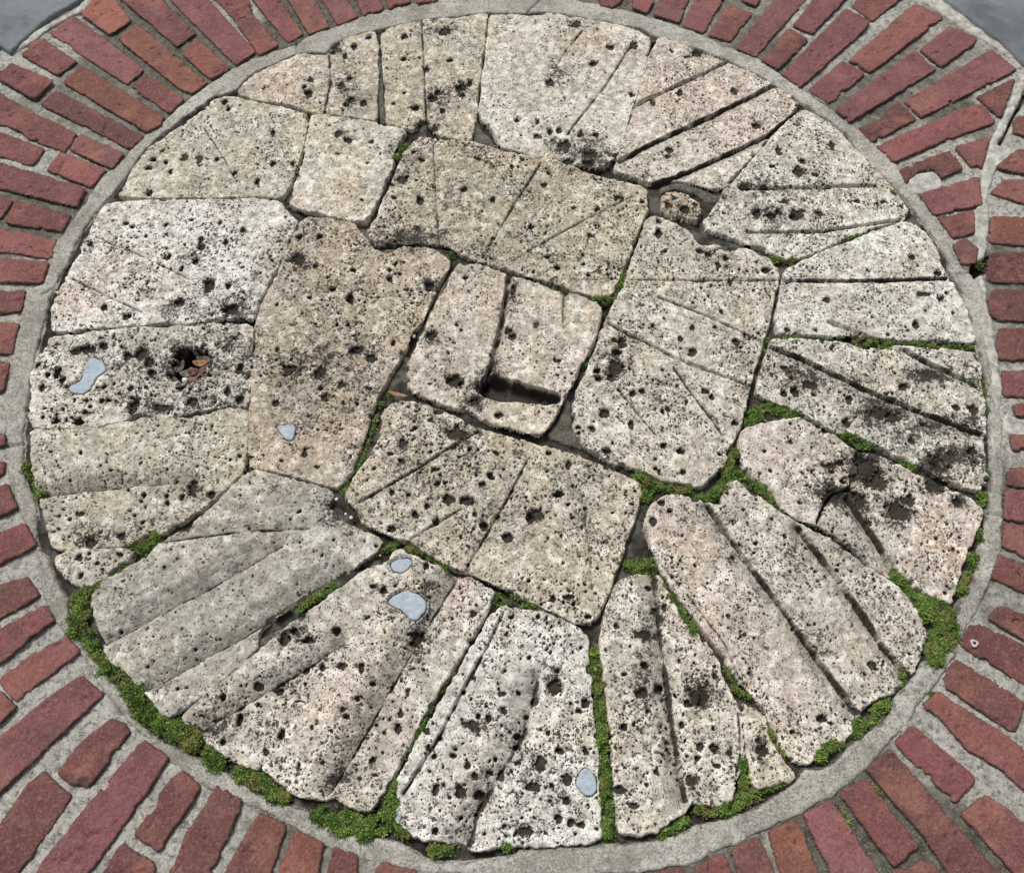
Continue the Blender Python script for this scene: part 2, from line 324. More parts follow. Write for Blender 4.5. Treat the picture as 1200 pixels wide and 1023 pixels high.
# ------------------------------------------------------------------ traced data
# label, tint, fine-hole density, outline, furrows (points, width mm, depth mm)
STONES = [
('long wedge shaped beige millstone piece at the upper left rim, above the square pale piece', (.50,.43,.34), .8,
 [(278,109),(288,97),(300,87),(326,75),(352,64),(381,67),(397,51),(407,46),(440,38),(443,60),(442,100),(441,142),(420,139),(400,136),(362,130),(337,122),(300,117)],
 [([(386,66),(388,95),(380,132)],14,2)]),
('upright rectangular beige millstone piece at the top rim, split by one vertical groove', (.50,.44,.34), .9,
 [(446,38),(470,30),(495,25),(525,24),(555,20),(571,19),(566,60),(561,95),(558,135),(552,165),(530,163),(512,158),(500,143),(491,144),(485,152),(468,148),(454,145),(452,120),(450,75)],
 [([(494,22),(497,80),(500,144)],5,2.5)]),
('large pale millstone piece at the top rim, widest block there with a blackened lower edge', (.60,.57,.50), .7,
 [(574,19),(600,18.5),(622,21),(645,17),(687,24),(720,30),(745,35),(762,46),(756,72),(747,110),(736,142),(727,175),(718,187),(704,197),(676,194),(655,186),(640,187),(625,182),(600,176),(588,173),(577,152),(562,136),(565,100),(570,60)],
 [([(740,54),(710,100),(665,158)],4,2),([(682,38),(662,62),(652,78)],4,1.5)]),
('pink tinged millstone piece at the upper right rim with three long parallel diagonal furrows', (.58,.51,.45), 1.0,
 [(774,45),(798,54),(822,62),(850,75),(882,86),(902,99),(925,112),(935,122),(926,136),(900,166),(880,186),(863,203),(850,220),(832,220),(815,216),(799,211),(785,209),(762,215),(745,209),(730,204),(721,199),(726,180),(740,140),(750,108),(761,66)],
 [([(739,127),(800,98),(852,74)],12,4),([(726,187),(780,160),(840,133),(904,100)],22,6),([(764,217),(790,208),(815,197),(860,177),(900,158),(934,131)],20,6)]),
('speckled white millstone piece with black hollows, right of the three diagonal furrows', (.60,.58,.51), 1.2,
 [(931,135),(945,130),(975,147),(1000,172),(1027,200),(1050,225),(1063,246),(1060,256),(1045,262),(1025,266),(987,281),(945,300),(922,304),(907,298),(897,291),(875,286),(850,276),(832,270),(825,262),(832,254),(840,240),(850,222),(866,206),(880,190),(902,165),(922,144)],
 [([(868,222),(950,220),(1027,217)],12,4),([(876,273),(960,272),(1055,258)],10,4)]),
('smallest millstone piece, a brown and white nugget wedged in mortar right of centre top', (.52,.42,.32), 1.2,
 [(775,231),(782,224),(793,222),(807,228),(822,240),(824,252),(816,260),(800,257),(787,254),(776,246)], []),
('white millstone piece at the right rim with one horizontal groove, moss along its lower edge', (.66,.645,.60), 1.1,
 [(922,315),(945,305),(987,286),(1025,272),(1055,262),(1075,264),(1090,281),(1100,301),(1105,318),(1120,341),(1132,363),(1139,386),(1141,402),(1107,399),(1060,399),(1040,397),(1007,391),(975,394),(930,391),(915,392),(909,382),(912,361),(917,335)],
 [([(923,328),(1010,329),(1110,326)],14,4),([(972,378),(1000,389),(1017,396)],12,4)]),
('black streaked millstone piece at the right rim, with long diagonal dark grooves', (.60,.57,.51), 1.2,
 [(904,398),(930,397),(987,404),(1012,411),(1050,407),(1100,411),(1142,413),(1149,431),(1152,471),(1153,500),(1152,532),(1157,562),(1148,576),(1130,570),(1107,562),(1085,549),(1055,537),(1025,519),(982,507),(962,496),(935,480),(900,467),(888,462),(888,448),(895,431),(899,414)],
 [([(896,402),(950,425),(1007,453),(1075,481),(1150,508)],24,6),([(1060,410),(1100,430),(1147,452)],16,6)]),
('millstone piece with two big black hollows and a pink corner, at the lower right rim', (.59,.53,.47), 1.0,
 [(870,505),(890,498),(915,494),(937,491),(957,501),(980,512),(1000,528),(1030,534),(1055,546),(1080,560),(1107,572),(1140,587),(1151,598),(1145,622),(1130,657),(1120,687),(1114,708),(1098,702),(1080,691),(1050,669),(1046,678),(1022,663),(1005,647),(975,625),(960,615),(950,612),(932,607),(915,592),(900,570),(882,560),(872,547),(865,525)],
 [([(992,583),(1012,610),(1051,670)],26,7),([(957,614),(966,592),(977,578),(1000,572)],7,8),([(935,535),(972,578)],6,2.5)]),
('biggest lower right millstone piece, of long ridges with a peach coloured inner end', (.58,.53,.475), 1.1,
 [(760,603),(766,590),(776,583),(790,580),(825,590),(845,594),(848,580),(850,570),(860,564),(880,576),(900,591),(922,608),(950,623),(975,633),(1012,663),(1050,683),(1072,712),(1086,742),(1081,765),(1070,789),(1047,811),(1017,825),(1008,833),(995,861),(985,868),(957,880),(948,893),(932,891),(915,874),(905,852),(898,832),(882,812),(860,791),(850,767),(840,757),(822,735),(800,704),(777,671),(763,637),(756,618)],
 [([(830,594),(860,636),(900,690),(957,768),(1005,835)],26,7),([(936,618),(985,680),(1040,762),(1068,793)],26,7),([(765,652),(800,690),(850,755),(868,795)],10,2)]),
('narrow millstone piece at the bottom rim between two strips of moss, grooved down its middle', (.58,.53,.46), 1.3,
 [(727,678),(750,672),(770,673),(784,698),(806,733),(824,749),(839,768),(845,790),(860,818),(868,838),(871,887),(858,917),(857,936),(840,946),(822,940),(808,938),(802,951),(785,959),(770,974),(750,979),(728,975),(723,955),(720,892),(713,837),(708,782),(703,752),(711,712)],
 [([(767,670),(770,705),(776,760),(787,842),(803,938)],26,7),([(866,838),(869,880),(862,915)],8,3)]),
('thin wedge millstone sliver at the bottom right rim, pointed at its top end', (.54,.49,.42), 1.0,
 [(872,823),(882,828),(895,842),(904,872),(916,894),(929,908),(922,916),(903,919),(887,926),(881,907),(876,870),(871,840)], []),
('bright white millstone piece at the bottom rim, coarsely pitted, with a round blue grey patch', (.66,.645,.61), 1.1,
 [(602,714),(632,717),(650,724),(682,739),(691,752),(687,770),(694,804),(695,832),(699,892),(702,942),(705,980),(692,986),(660,990),(637,991),(600,990),(565,994),(552,994),(548,987),(515,984),(490,981),(463,962),(470,937),(465,917),(476,894),(491,867),(513,829),(541,782),(553,757),(575,724),(592,710)],
 [([(590,718),(572,757),(540,815),(517,860),(473,930)],8,3.5),([(631,798),(615,860),(587,907),(560,952),(551,990)],34,9)]),
('rough pinkish millstone piece at the lower left with two blue grey patches and stepped furrows', (.59,.54,.485), 1.2,
 [(457,660),(463,648),(470,644),(490,654),(515,667),(537,677),(552,679),(577,694),(574,707),(560,737),(542,764),(525,792),(507,819),(490,849),(475,882),(462,907),(445,932),(432,949),(420,947),(407,942),(393,931),(380,936),(355,931),(337,926),(315,906),(287,896),(257,886),(236,860),(225,852),(212,843),(232,820),(270,788),(300,766),(322,747),(342,732),(370,713),(400,689),(425,672)],
 [([(234,858),(255,845),(277,832),(312,812),(365,780),(402,755)],26,8),([(388,928),(415,884),(450,822),(500,737),(535,680)],34,9)]),
('smooth grey millstone piece at the left with long diagonal ridges like a shell, hardly pitted', (.44,.42,.375), .45,
 [(290,555),(305,552),(325,558),(362,567),(391,577),(386,594),(396,609),(417,618),(446,634),(440,646),(400,673),(350,704),(318,724),(303,741),(301,758),(285,776),(257,797),(235,817),(215,830),(196,840),(184,828),(177,817),(160,799),(145,784),(124,768),(124,752),(107,712),(118,687),(147,667),(175,654),(184,640),(200,629),(230,613),(250,594),(272,572)],
 [([(127,754),(195,717),(277,672),(330,640)],32,8),([(174,809),(230,778),(300,738),(352,703),(404,672)],34,9),([(190,636),(230,630),(300,622),(362,619)],20,3)]),
('left rim millstone piece made of two yellowish ribs, above the smooth grey one', (.51,.46,.37), 1.0,
 [(38,504),(80,502),(140,498),(175,489),(217,493),(272,480),(290,482),(290,510),(287,537),(282,556),(268,570),(247,589),(220,607),(190,626),(173,626),(152,639),(110,644),(62,641),(54,617),(49,584),(41,562),(36,537)],
 [([(48,583),(100,575),(155,570),(218,566)],26,7)]),
('small white leftover of millstone at the left rim beside a tuft of moss', (.55,.50,.44), 1.0,
 [(67,653),(82,648),(125,643),(150,643),(157,649),(152,657),(140,662),(112,684),(92,687),(78,676),(66,664)], []),
('left rim millstone piece with a deep hole full of dead leaves', (.60,.57,.51), 1.5,
 [(60,398),(95,392),(140,387),(200,382),(250,379),(296,381),(296,431),(291,477),(270,475),(225,482),(195,490),(172,486),(140,494),(110,500),(40,502),(36,486),(41,431),(52,411)], []),
('chalk white millstone piece at the left rim, just above the leaf filled hole', (.68,.66,.63), 1.2,
 [(122,242),(140,236),(175,235),(300,234),(325,237),(339,251),(349,262),(341,278),(320,323),(303,356),(299,374),(265,372),(225,380),(187,379),(140,381),(100,386),(64,388),(61,371),(67,343),(82,321),(100,281),(113,256)],
 [([(84,326),(120,344),(166,366)],4,2),([(112,277),(170,302),(226,330)],4,1.2)]),
('yellowish triangular millstone piece at the upper left rim, above the chalk white one', (.53,.49,.39), 1.0,
 [(252,119),(265,114),(282,117),(300,122),(337,127),(362,136),(356,162),(349,195),(338,220),(329,231),(300,230),(250,232),(175,232),(140,231),(150,212),(175,176),(200,159),(230,139)],
 [([(240,152),(262,185),(278,215)],4,1.2)]),
('square pale millstone piece at the upper left, stained brown at its lower corner', (.56,.52,.44), .6,
 [(366,136),(400,138),(440,145),(455,147),(475,154),(470,164),(459,178),(461,190),(449,220),(434,250),(428,260),(415,260),(382,252),(352,245),(341,241),(343,225),(356,190),(363,150)], []),
('yellow brown inner millstone piece directly above the central square, scored with fine lines', (.50,.43,.32), 1.4,
 [(486,167),(493,161),(515,165),(552,168),(600,182),(625,186),(652,187),(682,203),(720,213),(757,222),(759,247),(749,264),(737,300),(727,322),(721,337),(714,345),(702,349),(670,340),(632,327),(600,317),(575,310),(545,300),(525,287),(515,285),(485,285),(455,286),(440,287),(433,277),(430,270),(441,256),(462,209),(475,177)],
 [([(507,160),(512,250),(515,290)],3,1.8),([(634,192),(600,245),(566,303)],4,2),([(600,306),(640,284),(690,256),(742,231)],3,1.8),([(668,328),(722,328)],3,1.2)]),
('brownish dark stained inner millstone piece left of the central square, with a small blue patch', (.46,.375,.285), 1.35,
 [(352,263),(362,257),(382,257),(415,264),(427,277),(437,294),(455,299),(470,291),(500,291),(525,304),(526,312),(512,336),(500,361),(492,381),(480,391),(474,411),(461,431),(449,453),(437,476),(431,496),(424,517),(410,557),(398,571),(370,565),(337,555),(305,549),(293,545),(292,491),(298,431),(301,381),(307,356),(330,313),(344,278)], []),
('central square millstone block with a slot and an upright groove cut into it', (.52,.45,.38), .8,
 [(538,311),(552,310),(580,317),(600,326),(637,338),(659,346),(672,347),(700,359),(704,368),(697,396),(691,411),(679,428),(672,446),(660,466),(655,477),(647,493),(634,509),(620,508),(600,502),(575,496),(552,482),(525,476),(490,461),(478,453),(477,428),(490,403),(500,386),(512,356)],
 []),
('inner millstone piece right of the central square with radiating fine lines', (.54,.49,.42), 1.2,
 [(758,257),(770,254),(790,261),(810,274),(819,288),(840,288),(857,293),(875,293),(900,303),(911,316),(911,331),(905,361),(901,381),(893,401),(889,416),(877,456),(870,491),(864,508),(852,529),(848,546),(832,559),(822,571),(802,567),(775,562),(747,549),(717,543),(700,531),(687,525),(673,503),(673,468),(686,441),(696,416),(708,381),(718,361),(731,336),(741,306),(754,270)],
 [([(740,328),(820,329),(914,329)],4,2.2),([(772,348),(830,372),(890,400)],5,3),([(710,377),(795,421),(879,454)],8,4),([(790,431),(807,456),(847,510)],5,3),([(725,456),(745,482),(770,512)],4,1.5)]),
('warm beige inner millstone piece directly below the central square, densely holed, with diagonal lines', (.51,.44,.345), 1.4,
 [(450,483),(460,473),(472,469),(505,477),(540,492),(565,504),(600,515),(632,523),(675,533),(692,541),(740,561),(752,569),(748,594),(740,617),(730,649),(720,674),(710,702),(696,729),(675,729),(650,717),(620,703),(600,693),(580,683),(552,671),(532,666),(507,651),(482,636),(450,623),(426,613),(420,597),(404,582),(412,566),(432,539),(445,517)],
 [([(422,589),(490,549),(525,526),(560,506)],5,3),([(482,632),(540,597)],4,2),([(548,664),(590,594),(618,540)],5,2.5),([(680,570),(690,640),(694,690)],4,1)]),
]
# local hollows: x, y, rx, ry in photo pixels, depth mm
HOLES = [
(410,350,7,7,11),(457,327,4.5,4.5,8),(457,317,3,3,6),(468,321,3,3,6),(463,311,2.5,2.5,5),(408,380,3.5,4,7),(363,350,3.5,3,6),(377,352,2.5,2.5,5),(391,339,5,4,7),(415,318,5,3,6),(350,307,9,8,5),(370,313,5,4,6),(325,358,2.5,3,5),(375,279,4,4,6),(351,279,4,4,7),(325,410,3,3.5,5),(375,437,8,9,6),(340,432,10,7,5),(380,466,6,6,6),(324,473,5,5,5),(375,455,4,4,6),(400,450,5,6,5),(412,413,5,4,6),(435,420,8,6,6),(420,410,8,5,6),(461,402,3,4,6),(504,335,6,7,7),(434,455,6,3,5),(357,533,5,5,4),(358,526,3,3,6),(329,540,4,3,4),(371,547,4,3,4),
(68,438,6,8,9),(73,446,5,6,8),(45,429,4,4,6),(50,455,6,5,6),(57,440,4,4,6),(93,495,7,6,9),(67,494,6,5,9),(52,490,4,4,7),(53,480,4,3,7),(122,454,3,4,6),(120,470,4,4,7),(128,470,4,3,7),(190,478,11,6,8),(157,476,7,10,8),(150,418,8,7,8),(165,415,8,7,7),(175,425,6,6,6),(153,455,4,5,6),(225,470,7,7,6),(212,455,6,5,6),(280,430,6,7,6),(267,458,5,6,6),(281,468,6,5,6),(88,412,7,5,6),(104,410,9,6,7),(122,406,6,5,7),(134,450,3,4,6),(178,437,6,6,6),(100,484,4,3,6),(75,481,3,3,6),(107,477,3,3,5),
(147,262,5,3,6),(155,266,3.5,3,6),(105,285,5,4,6),(230,307,5,4,7),(213,315,3.5,4,6),(237,290,6,5,6),(268,336,4,5,7),(245,336,7,8,8),(270,363,10,8,9),(122,360,4,5,6),(148,371,6,4,6),(210,355,8,5,7),(225,258,5,3,6),(195,265,4,4,5),(130,294,3,3,5),(236,281,4,4,6),(285,270,4,4,6),(258,262,4,4,5),(265,285,4,4,6),(196,302,5,4,5),
(226,571,7,15,8),(213,583,4,5,7),(169,581,4,4,8),(197,590,3.5,3.5,6),(196,582,4,3,6),(142,629,5,6,6),(107,636,8,8,6),(158,605,3,3,5),(248,580,5,5,6),(60,530,3,2,5),(95,531,3,3,5),(130,551,4,3,5),(92,602,9,4,4),
(94,655,5,5,6),(95,675,4,5,6),(142,651,4,3,6),(115,661,4,3,4),
(394,739,6,6,10),(363,750,9,5,9),(345,740,7,5,8),(450,692,6,5,7),(437,688,5,3,5),(499,664,4,5,7),(503,699,4,3,6),(490,747,9,13,8),(358,785,5,5,6),(378,781,5,5,6),(400,780,7,6,6),(424,782,4,9,7),(436,801,4,3,6),(405,840,5,4,6),(330,860,5,10,8),(327,810,8,5,7),(302,804,7,6,5),(281,842,3.5,12,9),(260,816,5,4,7),(260,869,5,5,7),(333,749,8,10,7),(418,818,5,4,6),(402,830,4,5,5),(350,897,3,5,6),(311,882,5,6,4),
(467,853,5,7,6),(437,890,5,5,6),(440,908,7,3,4),(555,720,5,5,6),(478,812,4,6,4),(470,835,4,8,4),
(555,850,12,9,8),(560,840,4,4,8),(572,842,5,6,7),(540,929,9,10,8),(541,958,4,4,8),(510,973,6,5,8),(534,878,5,4,7),(532,886,5,4,7),(574,905,5,4,7),(587,908,5,8,7),(563,932,9,7,7),(548,897,4,5,7),(590,832,6,7,5),(587,813,6,4,5),(650,806,9,13,7),(653,786,4,4,8),(686,823,6,7,8),(627,822,5,7,7),(617,839,4,4,7),(606,863,5,5,8),(606,875,5,4,8),(657,881,5,6,8),(634,895,9,10,6),(625,923,11,7,6),(666,913,7,8,6),(664,938,7,10,7),(655,960,6,8,7),(670,963,6,6,7),(682,967,6,6,5),(616,973,13,9,8),(608,811,4,4,8),(687,880,5,6,6),(678,833,4,3,6),(500,857,5,6,5),(515,865,4,4,6),(502,876,4,5,6),(508,887,5,5,5),(556,909,4,6,5),(512,925,5,9,6),(620,771,3,3,6),(647,921,3,4,6),(612,930,3,3,6),
(755,780,6,6,9),(752,812,10,8,8),(773,807,7,6,8),(731,852,5,5,6),(743,849,4,4,6),(760,833,4,4,6),(805,824,4,5,7),(820,815,14,13,3),(818,888,5,5,7),(837,877,7,7,6),(821,874,6,6,5),(840,897,6,3,5),(769,904,6,6,6),(810,915,7,7,2),(799,850,4,6,6),(726,925,9,5,5),(742,944,8,5,4),(838,791,4,6,6),(761,688,5,4,5),(722,733,4,4,5),(768,715,6,6,4),(779,712,4,7,4),(755,743,12,7,3),(855,882,4,4,5),
(893,880,10,9,6),(887,868,4,4,5),
(965,842,8,6,9),(974,847,4,3,6),(785,599,4,3,7),(1023,779,7,7,4),(860,653,4,4,6),(765,612,5,9,5),(775,590,5,4,6),
(1015,549,17,19,9),(1028,565,15,14,8),(1008,537,8,9,8),(1052,599,17,14,10),(1064,587,12,9,9),(1095,569,13,10,9),(1121,588,7,7,9),(975,582,16,10,9),(996,577,7,10,8),(1008,585,8,10,7),(970,546,12,4,8),(984,543,6,4,7),(975,553,6,3,7),(988,565,6,4,7),(1000,560,6,6,6),(903,552,3,3,6),(926,518,4,4,6),(937,590,3,3,6),(1110,614,3,3,6),(1125,630,3,2,5),(1018,613,6,5,4),
(932,458,6,8,9),(919,461,5,5,8),(1058,453,8,6,8),(995,468,5,5,7),(992,494,6,7,8),(1068,516,6,6,8),(1086,498,8,5,6),(1120,478,6,5,6),(1030,485,16,10,5),(1045,490,12,8,6),(950,452,12,6,4),(1115,533,9,5,5),(1140,530,8,6,6),(1100,545,13,12,7),(1140,480,7,7,6),(1130,500,8,5,5),(954,462,4,3,6),(1090,438,16,7,3),(918,431,6,4,6),
(1073,381,5,5,8),(923,387,5,4,6),(956,387,3,3,5),(1102,350,6,4,7),(1099,321,6,4,7),(1117,367,3,3,5),(1069,302,5,4,5),(1017,317,4,3,5),(969,352,5,4,4),(1081,345,10,3,4),
(937,201,10,8,6),(913,177,5,6,6),(905,195,5,3,6),(975,171,4,6,6),(904,253,7,7,8),(913,249,5,5,7),(935,252,11,7,8),(961,248,6,5,7),(886,250,6,6,7),(1028,238,3,3,5),(1057,242,3,3,5),(1035,236,4,3,5),(1005,236,4,3,5),(940,190,5,4,6),(955,206,6,4,4),(930,255,7,5,6),(872,219,8,6,5),(898,221,7,5,5),(920,236,6,4,5),
(817,62,9,6,7),(765,121,5,5,7),(785,176,6,5,7),(797,110,4,6,5),(787,60,3,4,6),(805,67,6,2,4),(887,148,8,4,5),(783,184,5,3,4),(860,107,5,6,4),
(695,74,5.5,4.5,7),(645,98,7,6,5),(715,56,6,4,6),(693,183,11,8,9),(681,157,5,5,8),(698,159,5,4,6),(655,152,4,5,7),(645,154,4,4,6),(606,142,4,4,6),(663,171,9,9,6),(675,30,9,6,3),(630,160,6,4,4),(743,53,6,6,5),(630,144,3,4,5),(740,112,4,4,6),(665,190,9,5,6),(690,193,10,5,6),
(487,127,6,4,8),(507,115,7,5,8),(513,109,5,4,7),(540,104,7,7,8),(551,98,4,5,8),(473,70,4,3,6),(500,81,5,5,7),(527,73,5,4,6),(474,44,5,4,6),(521,38,8,7,5),(497,146,8,7,8),(519,131,4,4,6),(510,152,5,5,5),(474,110,3,3,5),(461,122,4,3,4),(542,112,5,4,6),
(362,110,6,5,7),(365,95,5,4,4),(415,56,4,5,6),(412,117,7,5,6),(426,121,5,6,6),(410,92,5,3,5),(406,124,6,3,5),(405,67,4,4,5),(357,103,3,3,5),(432,46,4,3,5),(400,101,6,5,4),(393,56,5,9,4),
(263,121,5,4,5),(174,198,5,4,7),(181,188,5,3,7),(175,226,6,5,7),(195,192,4,3,6),(268,129,3,3,6),(320,192,5,4,7),(302,213,4,4,7),(255,187,4,3,6),(275,203,4,3,5),(217,186,6,6,3),(234,187,6,6,2),(320,157,4,4,5),(200,202,4,3,5),
(430,192,2.5,2.5,5),(408,165,7,4,4),(397,157,6,6,3),(435,167,4,3,4),(395,180,4,2,3),(424,235,3,2,5),(343,192,3,3,5),
(495,187,5,3,6),(493,235,5,6,8),(485,178,3,3,5),(672,244,4,3,5),(653,314,6,3.5,8),(622,267,4,4,8),(641,302,4,3,6),(690,323,4,3,6),(683,299,3,3,6),(684,310,3,2,5),(562,187,4,3,5),(600,197,3,4,5),(700,246,4,4,6),(725,233,8,4,6),(612,188,4,3,6),(643,203,3,3,6),(637,218,5,4,5),(752,238,4,3,6),(577,235,4,4,6),(545,223,5,4,6),(692,277,4,3,5),(462,232,4,3,5),(472,212,9,6,3),(459,217,4,3,6),(490,268,4,3,4),
(772,273,5,6,9),(773,259,4,3,6),(821,294,6,4,8),(831,297,5,5,8),(851,302,5,4,8),(842,310,4,4,5),(897,317,5,5,7),(780,294,3,3,6),(845,366,3,4,7),(812,412,7,8,7),(863,401,5,6,7),(837,384,4,3,5),(730,402,7,8,7),(722,413,6,4,6),(722,432,11,13,6),(716,442,7,7,6),(700,435,5,4,8),(701,443,5,4,8),(752,458,5,4,8),(741,460,6,5,7),(708,484,9,6,8),(720,399,4,4,6),(726,414,5,3,6),(826,459,6,5,7),(834,466,5,4,6),(777,482,4,4,7),(783,480,4,4,7),(740,498,4,6,7),(695,503,6,5,7),(710,529,8,4,7),(798,530,5,5,8),(777,523,4,4,7),(800,553,4,4,8),(843,533,4,4,6),(773,553,4,4,6),(797,398,4,4,5),(765,382,3,3,5),(811,385,4,4,5),(861,497,4,4,7),(868,408,3,3,4),(856,332,4,3,5),(805,471,4,3,5),(678,501,4,3,6),(768,550,4,3,6),
(627,603,12,9,7),(622,608,7,7,7),(655,577,8,4,7),(666,545,5,8,5),(487,604,6,6,8),(512,611,6,6,8),(525,585,9,6,7),(547,587,9,7,8),(574,556,4,4,8),(521,566,3.5,4,7),(479,580,3.5,3.5,7),(460,577,4,4,7),(459,620,6,5,7),(595,630,7,8,8),(567,617,6,7,8),(510,550,9,5,6),(513,566,4,4,7),(551,526,4,4,7),(560,527,3,3,7),(688,723,5,4,6),(672,709,3,3,6),(643,530,4,3,6),(641,552,3,3,6),(687,596,4,3,6),(652,579,6,4,5),(578,560,3,3,6),(566,568,5,4,6),(500,594,4,4,6),(535,508,14,10,5),(470,540,6,5,6),(472,519,7,6,5),(458,532,5,4,6),(487,502,4,4,6),(516,482,6,5,5),(505,492,4,4,4),(557,603,4,4,5),(648,702,4,4,6),(685,684,3,3,6),(667,700,9,4,5),(575,560,5,3,6),(600,576,4,4,4),(582,532,5,4,5),
(532,446,10,9,9),(541,449,4,4,6),(585,487,6,5,7),(505,394,8,7,7),(545,325,4,4,7),(597,390,6,5,7),(602,396,5,4,6),(535,380,4,4,5),(556,470,7,6,7),(601,342,4,8,5),(562,456,6,6,6),(653,424,6,3,4),(628,383,4,4,2),
(790,232,5,5,6),(803,245,6,5,6),(815,240,5,5,5),(783,240,5,6,5),
(222,428,27,23,24),(214,416,16,13,22),(235,420,15,13,20),(215,440,18,10,20),
]
# black lichen and soil: x, y, rx, ry, strength
STAINS = [
(380,420,80,34,.52),(345,440,50,28,.48),(390,460,55,30,.46),(370,500,50,30,.34),(420,410,30,16,.5),(350,305,18,14,.6),(504,335,14,16,.6),(330,480,35,25,.35),(312,300,12,30,.2),
(222,425,48,34,.6),(165,418,34,22,.55),(290,425,16,45,.55),(110,408,28,12,.6),(195,478,60,16,.55),(260,400,40,18,.5),(150,470,30,14,.4),(265,465,30,18,.5),
(275,362,30,20,.65),(212,360,26,14,.55),(245,335,20,14,.5),(300,330,10,20,.35),(240,295,20,14,.3),
(480,280,38,14,.75),(455,285,30,9,.7),(480,190,26,24,.4),(530,270,40,18,.35),(560,295,30,10,.4),(540,230,60,50,.3),(640,290,60,30,.26),
(535,508,26,12,.65),(540,560,60,40,.33),(600,560,40,30,.3),(480,545,40,40,.33),(640,640,40,30,.22),(487,500,30,18,.3),(460,600,24,14,.35),(600,600,50,14,.25),
(692,183,36,20,.68),(655,173,24,16,.55),(675,30,26,8,.5),(650,85,22,26,.4),(700,200,20,9,.6),(590,40,20,16,.35),
(905,250,54,12,.5),(937,200,20,12,.45),(880,272,50,12,.4),(885,220,40,12,.5),(850,232,16,18,.5),
(940,440,52,15,.68),(1035,482,40,20,.8),(1095,500,45,20,.66),(1115,535,50,18,.75),(1090,440,50,12,.68),(1100,545,30,20,.8),(1140,490,18,30,.6),(1000,445,30,10,.5),(1060,500,60,14,.5),
(1015,550,30,28,.85),(985,580,40,14,.85),(1052,598,22,18,.8),(1095,570,20,14,.8),(1121,588,10,10,.8),(975,545,26,8,.5),(1010,590,12,18,.7),(990,640,18,12,.5),
(755,790,24,46,.42),(820,815,20,18,.85),(760,745,22,14,.6),(720,735,14,50,.3),(893,878,14,18,.6),(735,925,20,16,.4),(810,916,10,10,.7),(770,715,12,20,.5),(840,870,26,26,.3),
(385,598,20,18,.62),(400,620,22,14,.5),(350,570,50,12,.35),(300,600,60,22,.25),(190,800,24,14,.5),(150,700,40,20,.28),(160,690,26,14,.3),
(722,425,22,30,.6),(700,440,20,18,.3),(745,470,30,20,.25),
(650,800,20,22,.55),(660,940,22,34,.45),(615,900,34,34,.4),(620,975,30,14,.6),(555,848,24,14,.5),(565,930,14,24,.5),(515,925,22,40,.25),(560,820,30,14,.25),
(532,446,14,12,.7),(562,455,14,26,.65),(577,440,9,26,.7),(505,394,16,12,.65),(600,350,9,24,.6),(597,392,14,12,.5),(500,420,22,30,.25),(556,472,14,12,.7),
(545,104,22,14,.45),(507,116,24,16,.5),(520,132,34,12,.4),(520,38,40,10,.5),(500,148,22,10,.6),(555,60,14,30,.2),(470,60,14,30,.2),
(405,100,22,32,.45),(395,58,12,12,.65),(415,125,26,12,.5),(362,108,12,9,.4),
(420,215,16,12,.3),(398,160,14,12,.4),(460,170,9,12,.5),(365,260,30,8,.3),
(226,572,16,16,.5),(107,630,30,14,.6),(150,630,24,12,.45),(90,600,30,9,.4),(60,570,40,7,.4),(150,565,60,7,.35),(190,615,30,10,.4),(245,582,14,10,.4),
(490,747,16,20,.7),(340,742,26,14,.5),(260,840,34,14,.5),(330,800,60,16,.3),(500,690,18,14,.6),(420,870,40,30,.2),(440,830,24,40,.28),(395,910,18,20,.8),(245,855,26,10,.6),(283,840,12,14,.6),(445,690,16,10,.4),
(740,52,12,14,.3),(715,190,12,8,.5),(785,180,14,10,.4),(850,140,50,5,.3),(820,64,16,8,.5),(890,205,20,10,.3),(750,208,30,8,.5),
(1040,300,60,20,.18),(1050,345,80,10,.25),(930,385,24,10,.3),(1100,290,20,12,.3),(1010,320,40,8,.3),
(870,120,4,4,.1),(860,655,20,8,.5),(1000,770,60,40,.15),(960,740,40,30,.25),(930,640,20,30,.3),(850,620,20,30,.25),(900,690,18,30,.3),
(790,240,30,20,.4),(840,300,40,10,.35),(760,300,10,30,.3),
(120,655,30,12,.2),(225,205,60,30,.12),(640,330,40,10,.45),(660,345,16,10,.4)]
# grey weathered film: x, y, rx, ry, strength
GREYS = [(365,410,90,130,.3),(330,330,30,60,.4),(560,590,110,80,.32),(600,250,120,70,.42),(500,230,50,60,.4),(160,540,120,40,.3),(500,90,50,60,.35),(370,100,60,30,.3),(800,440,90,110,.18),(250,180,80,50,.3),(220,430,90,50,.35),(530,420,40,80,.3),(230,690,190,70,.7),(340,590,60,30,.8),(960,725,70,60,.5),(830,600,70,50,.3),(150,560,130,40,.35),(1050,370,100,40,.3),(560,290,60,40,.5),
(245,845,60,20,.7),(300,800,70,14,.6),(440,850,24,60,.5),(1000,640,40,30,.7),(260,180,90,50,.35),(660,100,90,70,.25),(850,140,80,60,.15),(350,470,60,70,.4),(430,110,30,50,.45),(540,60,40,50,.3),(540,830,40,80,.25),(690,560,60,60,.3),(900,560,60,30,.2),(980,490,120,40,.35)]
